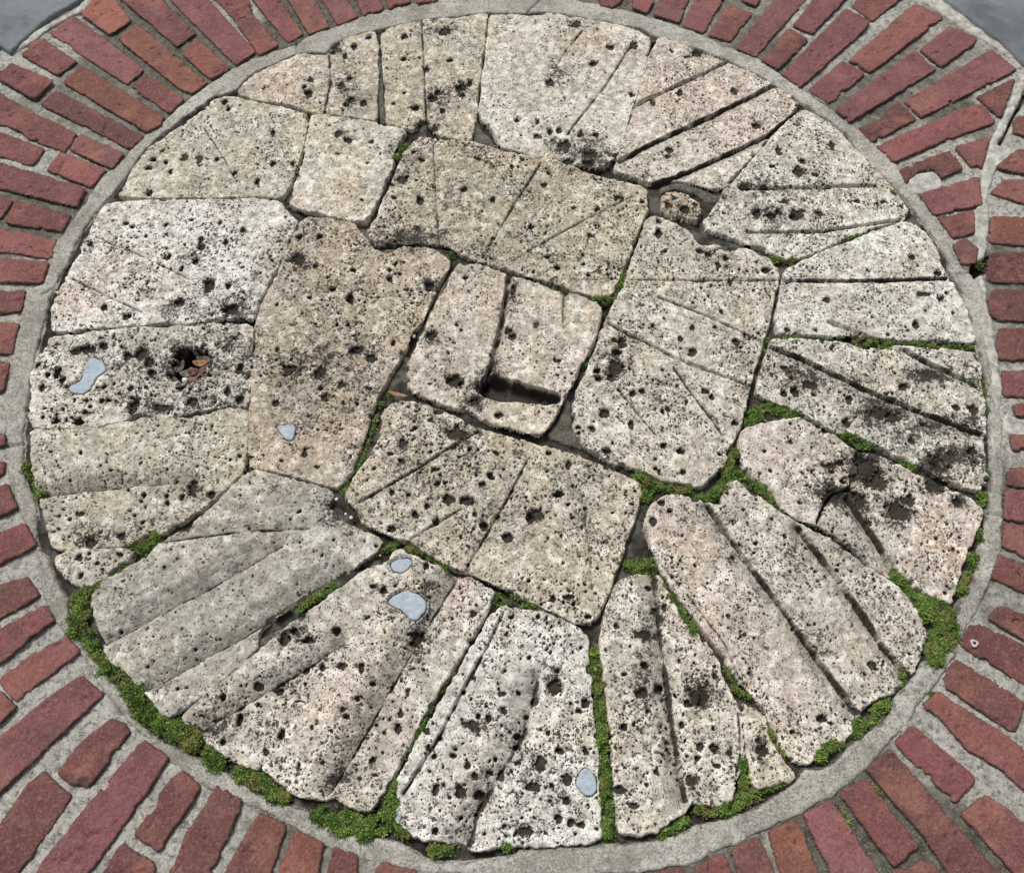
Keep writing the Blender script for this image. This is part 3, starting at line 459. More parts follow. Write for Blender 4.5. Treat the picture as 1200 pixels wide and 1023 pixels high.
# clumps of moss: points, width px, density
MOSS = [([(31,545),(40,566),(47,580)],12,.8),([(157,640),(170,638),(180,632)],22,1),([(150,662),(130,676),(110,690)],7,1),([(98,692),(92,715),(88,735)],24,1),([(92,742),(108,755),(116,768)],20,.9),
([(118,770),(132,790),(150,808),(168,832),(190,848),(215,862),(238,878),(256,892)],24,1),([(282,906),(305,918),(332,936)],20,1),([(376,955),(400,966),(430,972),(452,962),(460,945)],26,1),([(458,935),(463,915)],16,1),([(465,970),(478,974)],14,.9),
([(508,994),(530,996)],16,.8),([(590,992),(598,992)],9,.8),([(475,888),(490,855),(503,828),(520,800),(528,788)],9,.75),([(348,714),(362,704),(378,694),(388,686)],10,.75),([(402,697),(403,706)],11,1),([(285,777),(296,764)],6,.5),
([(477,640),(495,648),(510,656),(524,668)],9,.8),([(578,700),(592,706)],12,.8),([(600,697),(620,708),(650,722),(668,733)],7,.6),([(752,556),(762,563),(757,580)],16,.95),([(772,569),(800,573),(826,582)],13,.95),([(828,582),(846,574),(855,560),(857,545),(864,520)],13,.95),([(862,553),(885,566),(904,586)],12,.95),
([(880,490),(888,484)],20,1),([(896,398),(894,412)],10,.8),([(735,660),(750,664),(762,664)],18,.85),([(778,678),(790,705),(805,728),(814,740)],10,1),([(852,782),(862,802)],8,.6),([(862,806),(876,815)],12,1),([(880,828),(895,845),(908,870),(922,890)],9,.7),
([(697,765),(701,800),(705,850),(709,900),(711,950),(713,975)],17,1),([(778,976),(800,964)],16,.75),([(825,950),(850,946),(868,936),(884,930)],18,1),([(871,895),(874,920)],16,1),([(893,930),(908,922)],8,.6),([(902,925),(925,915)],9,.8),([(905,862),(922,885)],8,.7),
([(962,884),(982,872)],18,1),([(1003,856),(1018,840),(1036,824)],20,1),([(1055,800),(1062,786)],10,.6),([(1052,674),(1070,694),(1090,712),(1112,718)],15,1),([(1095,718),(1105,730),(1102,750)],38,1),([(1094,762),(1098,772)],22,1),
([(1128,692),(1137,672),(1140,650)],13,.85),([(1146,612),(1150,628),(1162,636)],9,.7),([(1151,580),(1153,592)],10,.8),([(1156,540),(1157,556)],6,.6),([(1153,440),(1154,470),(1157,490)],9,.6),([(1140,445),(1154,448)],9,.7),
([(918,394),(945,394),(985,398)],6,.55),([(1008,398),(1025,402),(1045,404)],15,.9),([(1062,402),(1090,404),(1140,406)],8,.75),([(1072,394),(1080,404)],10,.8),([(1104,412),(1112,414)],8,.7),([(905,302),(925,306),(945,298)],10,.6),([(985,283),(1005,276),(1030,266)],8,.75),
([(905,475),(918,482),(930,484)],14,.85),([(984,508),(1005,516),(1018,520)],15,.7),([(1058,538),(1085,550)],11,.6),([(1030,214),(1044,224),(1052,232)],11,.8),([(988,160),(1005,182)],5,.6),([(941,131),(950,134)],7,.6),([(1148,306),(1158,312)],13,.5),
([(630,330),(655,341)],5,.6),([(700,350),(715,346),(724,334)],14,.9),([(727,328),(733,318)],9,.8),([(448,470),(456,464)],9,.9),([(440,486),(433,510),(420,545),(403,575)],7,.4),([(528,296),(542,290)],14,.45),([(462,184),(476,170)],10,.6),([(683,428),(690,418)],8,.7),
([(92,390),(115,388)],8,.5),([(165,384),(190,382)],6,.5),([(222,489),(245,482),(266,478)],8,.6),([(1014,912),(1034,932)],8,.7),([(980,934),(998,968)],9,.6),([(1082,818),(1096,812)],10,.5),([(1132,244),(1142,242)],4,.6),([(210,231),(218,231)],5,.6),([(330,236),(336,240)],6,.5),([(440,648),(462,636)],12,.5),([(900,588),(914,598)],6,.6),([(926,604),(955,614)],7,.6),([(765,46),(772,44)],5,.4),([(255,590),(245,596)],6,.4),([(560,105),(563,112)],4,.4)]
RING_OUT=[(72,271),(62,281),(50,331),(40,335),(30,341),(24,365),(20,382),(13,412),(9,425),(5,470),(2,520),(4,545),(9,565),(18,592),(27,615),(38,640),(46,668),(47,697),(62,724),(80,748),(97,775),(117,812),(150,852),(192,885),(232,920),(280,940),(330,965),(375,988),(415,1001),(440,1012),(482,1022),(560,1030),(640,1032),(720,1026),(780,1018),(812,1010),(862,990),(900,975),(967,940),(1017,900),(1062,850),(1110,787),(1130,747),(1165,677),(1177,637),(1177,575),(1176,500),(1175,456),(1168,420),(1160,385),(1152,340),(1138,318),(1125,306),(1110,280),(1092,250),(1060,200),(1025,167),(975,125),(915,85),(900,73),(825,40),(740,11),(700,4),(640,-7),(560,-8),(490,1),(447,11),(387,31),(325,58),(275,76),(217,118),(170,156),(145,181),(122,201),(94,241)]
RING_IN=[(95,272),(112,250),(133,225),(150,205),(173,170),(205,145),(248,113),(275,106),(290,90),(300,84),(350,60),(381,63),(393,49),(440,35),(500,22),(570,15),(650,14),(747,32),(768,43),(830,60),(902,95),(937,119),(985,149),(1010,183),(1052,222),(1077,254),(1094,277),(1110,300),(1114,320),(1127,343),(1139,375),(1144,406),(1152,428),(1157,447),(1160,481),(1161,527),(1162,562),(1157,600),(1154,622),(1148,642),(1142,677),(1121,717),(1112,762),(1097,772),(1080,780),(1067,797),(1048,817),(1046,837),(1035,847),(1017,855),(997,872),(975,895),(955,900),(940,898),(932,915),(900,938),(862,957),(820,967),(775,982),(740,988),(712,988),(662,994),(615,994),(602,1001),(562,1007),(505,1009),(485,994),(463,983),(410,980),(380,967),(362,948),(337,941),(300,928),(275,911),(257,900),(212,880),(185,867),(160,840),(140,810),(117,777),(98,757),(80,735),(81,715),(76,697),(64,677),(55,652),(46,644),(40,622),(45,604),(40,584),(30,567),(27,539),(29,519),(27,508),(32,468),(41,418),(52,381),(58,348),(73,318),(88,288)]
ROSY = [(820,115,60,30,.6),(780,95,30,14,.5),(860,150,40,18,.5),(1110,640,38,44,.75),(1085,600,26,20,.5),(800,625,40,22,.9),(780,600,26,14,.7),(850,720,50,60,.4),(900,790,60,50,.4),(92,350,26,22,.75),(130,310,30,20,.4),(190,342,30,12,.4),(540,700,18,30,.7),(400,825,60,50,.4),(460,860,16,40,.4),(500,690,40,18,.4),(350,240,16,10,.6),(540,940,30,40,.25),(920,540,50,26,.35),(330,100,30,16,.5),(690,60,50,26,.4),(550,360,40,40,.3),(520,430,30,30,.3),(370,520,50,30,.45)]
OCHRE = [(400,330,60,50,.35),(380,450,70,50,.4),(330,500,30,30,.35),(412,220,20,16,.75),(432,205,8,6,.5),(462,280,18,7,.9),(545,185,40,12,.55),(660,200,24,14,.6),(625,190,20,12,.5),(690,45,24,10,.6),(120,312,24,14,.35),(805,627,8,7,.6),(626,603,14,12,.5),(625,570,10,5,.6),(130,580,30,16,.2),(210,600,30,14,.35),(240,610,10,8,.4),(795,238,16,10,.6),(830,300,20,10,.4),(692,370,10,8,.6),(350,530,30,16,.35),(450,500,20,10,.4),(600,520,30,10,.35),(470,100,16,40,.35),(555,850,8,6,.7),(1060,150,1,1,.1),(885,148,14,4,.5),(860,108,8,5,.6),(1110,650,20,30,.3),(640,400,20,30,.2)]

# colour key, tile column, tile row, outline, note
BR = [
('o',0,0,[(450,-10),(530,-5),(610,100),(515,162),(385,68)]),
('p',0,0,[(345,78),(668,325),(595,392),(230,152)]),
('r',0,0,[(150,205),(200,185),(355,290),(270,348),(105,255)]),
('r',0,0,[(55,303),(247,385),(165,468),(0,372),(-40,345),(20,330)]),
('o',0,0,[(385,315),(762,548),(752,582),(690,618),(298,385)]),
('d',0,0,[(265,428),(668,636),(610,693),(196,490)]),
('r',0,0,[(-50,420),(0,440),(130,520),(355,628),(300,708),(140,650),(100,612),(0,578),(-60,555)]),
('r',0,0,[(0,622),(205,700),(150,772),(0,728),(-150,690),(-150,590)]),
('p',0,0,[(380,635),(580,722),(525,790),(330,700)]),
('r',0,0,[(285,715),(490,795),(425,874),(222,795)]),
('p',0,0,[(0,765),(395,888),(358,968),(0,880),(-160,840),(-160,720)]),
('r',0,0,[(0,925),(55,940),(0,1018),(-150,1000),(-150,890)]),
('r',0,0,[(75,945),(325,1008),(285,1086),(30,1040)]),
('p',0,0,[(540,-30),(740,-30),(775,20),(914,160),(828,216)]),
('o',0,0,[(640,122),(700,165),(810,260),(968,388),(900,437),(853,420),(555,185)]),
('r',0,0,[(680,353),(860,465),(795,527),(612,405)]),
('o',0,0,[(920,185),(1072,320),(985,372),(858,250)]),
('p',0,0,[(780,-30),(935,-40),(1193,245),(1105,302),(830,30)]),
('r',0,0,[(980,-40),(1150,-30),(1178,60),(1105,97)]),
('r',1,0,[(-90,108),(-20,68),(97,205),(95,215),(18,257)]),
('r',1,0,[(-60,-60),(60,-70),(120,20),(217,160),(150,197),(20,40)]),
('p',1,0,[(130,-40),(245,-50),(345,128),(250,160)]),
('p',1,0,[(285,-50),(390,-60),(472,80),(385,116)]),
('p',1,0,[(445,-60),(560,-60),(592,45),(505,72)]),
('r',1,0,[(595,-60),(710,-60),(717,12),(625,40)]),
('r',1,0,[(745,-60),(870,-70),(842,5),(758,17)]),
('r',2,0,[(400,-60),(530,-60),(505,10),(470,35),(418,22)]),
('r',2,0,[(570,-5),(662,5),(630,60),(570,38)]),
('p',2,0,[(720,-70),(850,-80),(782,105),(668,72)]),
('p',2,0,[(890,-60),(1020,-60),(895,152),(803,118)]),
('r',2,0,[(1015,22),(1122,60),(1022,192),(923,165)]),
('r',2,0,[(1060,-60),(1190,-60),(1142,27),(1085,5)]),
('p',2,0,[(1055,225),(1140,264),(1202,188),(1400,-30),(1250,-30),(1199,40)]),
('r',3,0,[(100,135),(188,185),(45,325),(-25,287),(70,170)]),
('p',3,0,[(250,-40),(395,-40),(207,157),(123,118)]),
('p',3,0,[(365,48),(472,105),(450,140),(150,407),(68,350)]),
('r',3,0,[(440,-30),(650,-30),(490,94),(398,30)]),
('r',3,0,[(690,20),(818,80),(480,337),(383,285)]),
('p',3,0,[(350,290),(452,345),(290,480),(193,420)]),
('p',3,0,[(690,240),(783,325),(380,572),(323,515)]),
('p',3,0,[(850,130),(972,180),(960,208),(810,312),(718,235)]),
('p',3,0,[(1050,233),(1163,325),(720,547),(643,475)]),
('d',3,0,[(610,478),(693,555),(490,662),(428,605),(530,560)]),
('r',3,0,[(1000,490),(1062,570),(830,655),(590,757),(513,685),(900,520)]),
('r',3,0,[(1155,370),(1090,547),(985,455),(1110,390)]),
('r',3,0,[(1035,648),(1000,782),(953,775),(880,690)]),
('d',3,0,[(850,713),(907,790),(810,832),(780,788),(700,800),(650,855),(622,800),(720,758)]),
('p',3,0,[(988,832),(995,960),(780,1002),(712,910)]),
('r',3,0,[(1160,560),(1360,500),(1360,680),(1155,622)]),
('r',3,0,[(1170,705),(1360,690),(1360,845),(1073,785)]),
('r',3,0,[(1110,845),(1360,840),(1360,1000),(1048,905)]),
('r',3,1,[(803,-5),(960,-35),(968,63),(870,88)]),
('p',3,1,[(870,120),(930,92),(978,140),(972,206),(912,206)]),
('o',3,1,[(1048,-5),(1380,0),(1380,140),(1040,108)]),
('d',3,1,[(1042,165),(1380,165),(1380,305),(1032,290)]),
('d',3,1,[(1062,338),(1380,340),(1380,485),(1060,472),(1033,380)]),
('d',3,1,[(1090,520),(1380,520),(1380,665),(1090,655),(1070,590)]),
('p',3,1,[(1100,718),(1380,712),(1380,835),(1112,828)]),
('r',3,1,[(1160,875),(1380,868),(1380,935),(1162,918)]),
('d',3,2,[(1140,-5),(1380,0),(1380,75),(1150,55)]),
('d',3,2,[(1142,143),(1380,145),(1380,245),(1123,225)]),
('p',3,2,[(1115,255),(1380,270),(1380,420),(1110,380)]),
('p',3,2,[(1115,413),(1380,450),(1380,640),(1105,510)]),
('r',3,2,[(1088,555),(1380,660),(1380,800),(1053,657)]),
('d',3,2,[(1090,795),(1380,910),(1380,1040),(1160,920),(1038,850)]),
('r',3,2,[(955,885),(1000,885),(1380,1060),(1380,1260),(905,970)]),
('d',3,3,[(885,28),(940,60),(1202,222),(1152,362),(840,150),(828,100)]),
('r',3,3,[(800,178),(1050,340),(1380,565),(1380,800),(1100,532),(950,452),(800,282),(735,240)]),
('r',3,3,[(680,333),(972,580),(875,687),(603,415)]),
('d',3,3,[(575,448),(740,640),(900,830),(1140,1090),(890,1090),(740,852),(600,692),(468,540)]),
('r',3,3,[(460,588),(697,895),(590,987),(343,650)]),
('p',3,3,[(295,688),(405,850),(560,1100),(340,1100),(170,752)]),
('o',3,3,[(130,778),(275,1100),(90,1100),(8,830)]),
('d',2,3,[(1035,910),(1150,862),(1265,1100),(1085,1100)]),
('r',2,3,[(930,965),(990,935),(1050,1100),(925,1100)]),
('r',2,3,[(868,985),(918,972),(905,1100),(865,1100)]),
('d',2,3,[(690,1022),(790,1005),(810,1100),(700,1100)]),
('r',3,3,[(1030,653),(1330,900),(1330,1100),(1260,1095),(1140,1000),(912,750)]),
('r',3,3,[(588,1023),(740,958),(880,1100),(630,1100)]),
('r',1,3,[(20,748),(135,806),(40,1090),(-180,1090),(-10,790)]),
('o',1,3,[(185,828),(307,887),(290,990),(265,1090),(80,1090),(140,950)]),
('r',1,3,[(370,903),(467,945),(472,1090),(320,1090)]),
('r',1,3,[(600,978),(742,1015),(750,1090),(560,1090),(570,1000)]),
('d',0,3,[(1020,618),(1122,685),(1110,740),(950,1090),(770,1090),(870,850),(960,720)]),
('d',0,3,[(855,553),(937,620),(800,830),(740,912),(638,840),(800,590)]),
('p',0,3,[(670,408),(780,480),(700,620),(350,1100),(100,1100),(400,730)]),
('p',0,3,[(570,888),(717,980),(700,1100),(440,1100)]),
('d',0,3,[(520,308),(575,328),(602,362),(420,607),(330,600),(273,550),(400,400)]),
('d',0,3,[(200,553),(327,665),(130,950),(20,1090),(-160,1090),(-100,930),(0,800),(130,610)]),
('p',0,3,[(375,103),(477,185),(300,350),(0,640),(-160,770),(-160,500),(0,388),(250,190)]),
('r',0,3,[(10,105),(150,5),(310,-80),(367,-15),(270,60),(70,212),(5,130)]),
('r',0,3,[(0,178),(67,245),(0,317),(-120,400),(-160,200)]),
('r',0,2,[(0,905),(205,793),(252,855),(150,930),(20,1045),(-140,1100),(-140,980)]),
('d',0,2,[(120,663),(177,740),(0,847),(-140,900),(-140,730),(0,695)]),
('r',0,2,[(115,408),(162,505),(130,525),(0,592),(-140,640),(-140,510),(0,455)]),
('r',0,2,[(30,223),(77,330),(0,367),(-140,420),(-140,270),(0,232)]),
('r',0,2,[(-140,135),(15,118),(20,170),(-140,220)]),
('p',0,2,[(-140,-20),(15,-10),(20,38),(-140,48)]),
('r',0,1,[(0,670),(37,680),(10,802),(-140,835),(-140,660)]),
('r',0,1,[(0,490),(82,493),(50,632),(0,630),(-140,620),(-140,490)]),
('d',0,1,[(0,340),(112,343),(95,430),(0,442),(-140,440),(-140,335)]),
('r',0,1,[(0,188),(222,210),(195,299),(0,292),(-140,290),(-140,175)]),
('r',0,1,[(0,53),(255,98),(235,181),(0,152),(-140,130),(-140,25)]),
]
BSTAIN = [(95,915,12,8,.9),(228,105,9,7,.6),(1165,835,22,18,.5),(1180,320,16,12,.6),(80,20,1,1,0),(10,20,1,1,0),(20,350,8,6,.5),(30,95,14,4,.35),(85,115,26,8,.45),(100,880,14,26,.35),(35,130,12,5,.35),(1052,135,14,10,.35),(1105,200,16,8,.45),(1010,990,30,30,.2),(35,960,40,14,.3),(165,950,14,20,.25),(1045,150,24,2.5,.7),(1000,92,5,2,.8)]

# ------------------------------------------------------------------ build
def local_scale(x, y):
    p = W([(x, y), (x + 1, y), (x, y + 1)])
    return np.hypot(*(p[1] - p[0])), np.hypot(*(p[2] - p[0]))
def blob_field(X, Y, L, power=1.0):
    out = np.zeros(X.shape)
    x0, x1, y0, y1 = X.min(), X.max(), Y.min(), Y.max()
    for x, y, rx, ry, s in L:
        c = W1(x, y); a, b = local_scale(x, y); a *= rx; b *= ry
        if c[0] + 2 * a < x0 or c[0] - 2 * a > x1 or c[1] + 2 * b < y0 or c[1] - 2 * b > y1: continue
        q = ((X - c[0]) / a) ** 2 + ((Y - c[1]) / b) ** 2
        out = np.maximum(out, s * np.exp(-q * .7))
    return out
# pale patches of mortar plugging hollows: parts of the stone they plug
PATCHES = [('dead leaves', T(0,1,[(430,643),(500,690),(492,722),(452,742),(430,792),(390,826),(330,812),(323,790),(380,760),(400,690)])),
 ('small blue patch', T(1,1,[(95,975),(140,966),(188,972),(182,1012),(170,1040),(135,1034),(118,1010)])),
 ('two blue grey', T(1,2,[(630,590),(680,570),(725,572),(735,595),(700,632),(650,637),(632,618)])),
 ('two blue grey', T(1,2,[(612,772),(660,735),(700,720),(760,735),(800,770),(795,812),(760,858),(722,855),(690,815),(650,800)])),
 ('round blue grey', T(2,3,[(345,532),(375,545),(398,590),(395,645),(360,664),(318,640),(300,595),(318,550)]))]
CEN = W1(600, 385); 
H_ST = .0015
ZS = ZP + .002
holes_w = []
for x, y, rx, ry, d in HOLES:
    a, b = local_scale(x, y)
    holes_w.append((*W1(x, y), rx * a * .93, ry * b * .93, (d * .55 if 10 < rx < 21 and d > 7 else d) / 1000., 0.))
def apply_pits(X, Y, h, Z, pit, L, wx, soilk=1.0):
    x0 = X[0, 0]; y0 = Y[0, 0]; ny, nx = X.shape
    for cx, cy, rx, ry, d, an in L:
        R = max(rx, ry) * 1.35
        i0 = int((cx - R - x0) / h); i1 = int((cx + R - x0) / h) + 2
        j0 = int((cy - R - y0) / h); j1 = int((cy + R - y0) / h) + 2
        if i1 <= 0 or j1 <= 0 or i0 >= nx or j0 >= ny: continue
        sl = (slice(max(j0, 0), j1), slice(max(i0, 0), i1))
        dx = X[sl] - cx; dy = Y[sl] - cy
        if an:
            c, s = math.cos(an), math.sin(an); dx, dy = c * dx + s * dy, -s * dx + c * dy
        q = np.sqrt((dx / rx) ** 2 + (dy / ry) ** 2) + wx[sl]
        k = 1 - sst(.55, 1.08, q)
        Z[sl] = np.minimum(Z[sl], Z[sl] * 0 + Z[sl] - d * k + 0)
        pit[sl] = np.maximum(pit[sl], sst(.25, .75, k) * soilk)
BLOCK_SLOT = W([(566,443),(580,441),(600,447),(630,455),(652,462),(658,468),(654,475),(635,476),(610,474),(585,471),(570,468),(562,456)])
BLOCK_GROOVE = W([(597,322),(594,345),(588,380),(582,406),(576,430),(568,448)])
BLOCK_NOTCH = W([(662,346),(661,362),(661,380)])
stones = []
hs = .0014
for si, (label, tint, dens, outl, furs) in enumerate(STONES):
    P = W(outl); P = np.stack([.88 * P + .12 * np.roll(P, -1, 0), .12 * P + .88 * np.roll(P, -1, 0)], 1).reshape(-1, 2)
    X, Y = grid(P, hs, .006)
    sd = sdist(X, Y, P)
    e = sd + .0021 + .0026 * fbm(X, Y, 140, 3, 3) + .0028 * fbm(X, Y, 38, 2, 8) - .006 * sst(.35, .75, fbm(X, Y, 60, 3, 300 + si))
    Z = ZS + .0022 * fbm(X, Y, 14, 3, si * 5) + .0011 * fbm(X, Y, 55, 3, 50 + si) + .0005 * fbm(X, Y, 230, 2, 4)
    t = rng.normal(0, .007, 2); c = P.mean(0)
    Z += np.clip((X - c[0]) * t[0] + (Y - c[1]) * t[1], -.003, .003)
    if 'nugget' in label:
        e = e - .0035 + .007 * fbm(X, Y, 60, 3, 91); Z += .006 * fbm(X, Y, 55, 3, 92) - .001
    rough = np.clip(fbm(X, Y, 24, 3, 77), 0, 1)
    Z -= rough * .004 * np.clip(fbm(X, Y, 110, 3, 31) + .2, 0, 1) * 1.5
    dirt = np.zeros(X.shape); film_shade = np.zeros(X.shape)
    for pts, wmm, dmm in furs:
        Q = W(pts); Wd = wmm / 1000 * 1.05; D = min(.0155, dmm / 1000 * (1.75 if wmm > 12 else 2.1))
        dist, side, over = seg_d(X, Y, Q)
        dist = dist + .0014 * fbm(X, Y, 60, 2, 5) + .0011 * fbm(X, Y, 190, 2, 15)
        m = Q.mean(0) - CEN; dr = Q[-1] - Q[0]
        cw = -1.0 if (m[0] * dr[1] - m[1] * dr[0]) >= 0 else 1.0   # sign of the side lying clockwise
        # walking outward the clockwise side is on the right
        out = 1.0 if (m @ dr) >= 0 else -1.0
        s = -side * out
        if wmm <= 12:
            dep = D * (1 - sst(.0004, max(Wd * .42, .0030), dist))
        else:
            lo = np.clip(1 - dist / Wd, 0, 1) ** 1.15
            hi = 1 - sst(0, .0019, dist)
            dep = D * np.where(s > 0, lo, hi)
            dep += .0022 * (1 - sst(0, .0028, dist))
        dep *= 1 - sst(0, .02, over)
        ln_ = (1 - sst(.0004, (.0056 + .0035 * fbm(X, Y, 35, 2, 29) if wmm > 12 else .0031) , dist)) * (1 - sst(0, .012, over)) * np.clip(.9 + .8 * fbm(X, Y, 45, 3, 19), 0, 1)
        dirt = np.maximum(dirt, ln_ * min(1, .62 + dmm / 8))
        if wmm > 18: film_shade = np.maximum(film_shade, np.where(s > 0, .95 * np.clip(1 - dist / Wd, 0, 1) ** .8, 0) * (1 - sst(0, .02, over)))  # grey film plus painted shade on the slope, strongest at the furrow line
        dep *= .95 + .25 * fbm(X, Y, 22, 2, 9)
        Z -= dep
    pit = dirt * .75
    if 'central' in label and 'slot' in label:
        d0 = sdist(X, Y, chaikin(BLOCK_SLOT, 2)) + .002 * fbm(X, Y, 90, 2, 6)
        Z -= .024 * sst(-.0015, .0035, d0); pit = np.maximum(pit, sst(-.002, .002, d0) * np.clip(.85 + .5 * fbm(X, Y, 60, 3, 8), 0, 1))
        d1, _, ov = seg_d(X, Y, BLOCK_GROOVE); d1 = d1 + .0014 * fbm(X, Y, 70, 2, 2)
        Z -= .013 * (1 - sst(.0022, .0062, d1)); pit = np.maximum(pit, .9 * (1 - sst(.001, .006, d1)) * np.clip(.6 + 1.1 * fbm(X, Y, 50, 3, 8), 0, 1))
        d2, _, ov = seg_d(X, Y, BLOCK_NOTCH)
        Z -= .007 * (1 - sst(.001, .0045, d2)) * (1 - sst(0, .01, ov))
        gx = np.interp(Y, BLOCK_GROOVE[::-1, 1], BLOCK_GROOVE[::-1, 0]); Z += .004 * sst(0, .004, X - gx) * (d0 < .0)
    # small natural vugs
    area = (sd > 0).sum() * hs * hs
    n = int(area / (42e-6 if dens >= 1.2 else 58e-6) * dens)
    ii = np.flatnonzero((sd > .002).ravel()); pick = rng.choice(ii, n)
    px = X.ravel()[pick] + rng.uniform(-hs, hs, n); py = Y.ravel()[pick] + rng.uniform(-hs, hs, n)
    dn = fbm(px, py, 20, 3, 41)
    keep = rng.random(n) < np.clip(.36 + 2.0 * dn, .04, 1)
    px, py = px[keep], py[keep]; n = len(px)
    r = .00105 * (1 - rng.random(n) * .93) ** (-.48); r = np.minimum(r, .0052)
    asp = rng.uniform(.38, 1, n)
    lst = [(px[i], py[i], r[i], max(r[i] * asp[i], .0011), r[i] * rng.uniform(.9, 1.8), rng.uniform(0, 3.1)) for i in range(n)]
    wx = .42 * fbm(X, Y, 150, 2, 21) + .26 * fbm(X, Y, 380, 2, 22)
    apply_pits(X, Y, hs, Z, pit, lst, wx * .6, .95)
    apply_pits(X, Y, hs, Z, pit, holes_w, wx, 1.0)
    for w, ppx in PATCHES:
        if w in label:
            pdist = sdist(X, Y, chaikin(W(ppx), 2)) + .0012 * fbm(X, Y, 120, 2, 3)
            Z = np.where(pdist > -.004, ZS - .0012 + (Z - ZS) * .3, Z); Z -= .003 * sst(-.0022, -.0006, pdist)
            pit = np.maximum(pit * (pdist < 0), sst(-.0020, -.0010, pdist) * np.clip(.5 + 1.1 * fbm(X, Y, 90, 2, 5), 0, 1))
    Z = np.where(e < .02, Z - edge_drop(e, .0019), Z)
    st = .93 * blob_field(X, Y, STAINS) + .16 * np.clip(fbm(X, Y, 12, 3, 60), 0, 1)
    gr = np.maximum(blob_field(X, Y, GREYS), film_shade)
    patched = any(w in label for w in ('dead leaves', 'small blue patch', 'two blue grey', 'round blue grey'))
    if patched:
        root = bpy.data.objects.new('millstone_piece', None); C.objects.link(root); root.location = (*P.mean(0), 0); root.empty_display_size = .05
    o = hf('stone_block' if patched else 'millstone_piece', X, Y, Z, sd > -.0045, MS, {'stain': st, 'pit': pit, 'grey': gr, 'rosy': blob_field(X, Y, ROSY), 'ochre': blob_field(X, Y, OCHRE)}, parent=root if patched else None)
    o.color = (tint[0] * .985, tint[1], tint[2] * .975, min(1, dens / 1.5))
    if patched: o = root
    tag(o, label, 'millstone', 'fitted pieces of the millstone')
    stones.append((o, P, label))
def stone_with(word):
    return next(o for o, P, l in stones if word in l)

for w, px in PATCHES:
    P = chaikin(W(px), 2); X, Y = grid(P, .0015, .004)
    sd = sdist(X, Y, P) + .0012 * fbm(X, Y, 120, 2, 3)
    Z = ZS - .0012 + .0007 * fbm(X, Y, 40, 2, 4) + .0006 * fbm(X, Y, 200, 2, 4) - edge_drop(sd, .0005)
    hf('mortar_patch', X, Y, Z, sd > -.0022, MPATCH, parent=stone_with(w))

# concrete ring round the stone
Po, Pi = chaikin(W(RING_OUT), 1), chaikin(W(RING_IN), 1)
hr = .0028
X, Y = grid(Po, hr, .006)
so, si_ = sdist(X, Y, Po), sdist(X, Y, Pi)
sd = np.minimum(so, -si_) + .0024 * fbm(X, Y, 80, 3, 12) + .0035 * fbm(X, Y, 22, 2, 18)
Z = ZP - .002 + .0018 * fbm(X, Y, 12, 3, 13) + .0012 * fbm(X, Y, 110, 3, 14) - edge_drop(sd, .004)
pits = np.zeros(X.shape)
CR = [[(345,45),(349,62)],[(636,-4),(628,4),(618,14)],[(821,964),(829,985),(835,1004)],[(2,522),(18,521),(31,518)],[(108,798),(122,812),(132,826),(142,838)],[(1063,846),(1056,838)],[(1158,600),(1176,604)],[(60,650),(40,645)],[(48,345),(62,336),(70,326)],[(1138,318),(1122,321)],[(108,225),(120,232)]]
for c in CR:
    d, _, ov = seg_d(X, Y, W(c)); d = d + .0012 * fbm(X, Y, 60, 2, 15)
    Z -= .005 * (1 - sst(.0006, .003, d))
st = blob_field(X, Y, [(395,975,16,12,.75),(1080,810,24,18,.6),(80,757,16,20,.35),(40,610,14,30,.45),(140,830,14,24,.4),(220,890,40,12,.4),(340,955,40,10,.4),(15,600,10,20,.4),(735,1000,12,8,.5),(1150,390,8,20,.25),(90,270,10,26,.35),(1170,470,6,12,.3),(555,12,14,6,.4),(640,1000,60,8,.3),(470,990,10,6,.3)])
st = np.maximum(st, .62 * sst(.010, .0, -si_ + .004 * fbm(X, Y, 30, 2, 5)))
st = np.maximum(st, .30 * sst(.010, .0, so + .005 * fbm(X, Y, 25, 2, 6)))
ring = hf('concrete_ring', X, Y, Z, sd > -.004, MC, {'stain': st})
tag(ring, 'pale grey concrete ring set around the whole millstone, cracked across in places', 'concrete ring')

# joint mortar under everything
hb = .0042
xs = np.arange(-1.16, 1.18, hb); ys = np.arange(-.98, 1.12, hb)
X, Y = np.meshgrid(xs, ys)
sin = sdist(X, Y, Pi); sout = sdist(X, Y, Po)
ins = sst(-.004, .004, sin)
PALE = [(20,600,1.05),(100,900,1.2),(200,960,1.15),(60,800,1.1),(350,1010,.45),(30,470,.95),(20,440,.9),(10,250,.3),(30,170,.75),(60,130,.5),(25,70,.95),(60,40,.6),(150,60,.15),(140,110,.45),(200,60,.15),(280,20,.7),(340,20,.1),(440,5,.1),(740,10,.35),(830,20,.45),(900,60,.3),(960,40,.75),(1010,40,.7),(1060,70,.45),(1040,120,.3),(1080,150,.6),(1120,130,.2),(1060,180,.7),(1110,190,.95),(1160,220,1.),(1150,270,1.),(1180,300,.3),(1190,340,.4),(1170,430,.7),(1190,500,.9),(1185,580,.35),(1190,700,.55),(1150,770,.7),(1140,800,.95),(1120,850,.75),(1110,880,.9),(1080,900,.65),(1060,940,-.15),(1010,930,-.1),(960,970,.0),(1180,950,.7),(1120,1000,-.2),(900,1000,.5),(840,1005,.3),(480,1015,.7),(170,830,1.),(50,700,1.),(10,370,.9),(1185,120,.85)]
num = np.zeros(X.shape); den = np.zeros(X.shape) + 1e-9
for x, y, v in PALE:
    c = W1(x, y); w = 1 / (((X - c[0]) ** 2 + (Y - c[1]) ** 2) + .0009) ** 2
    num += w * v; den += w
pale = num / den
soil = ins.copy()
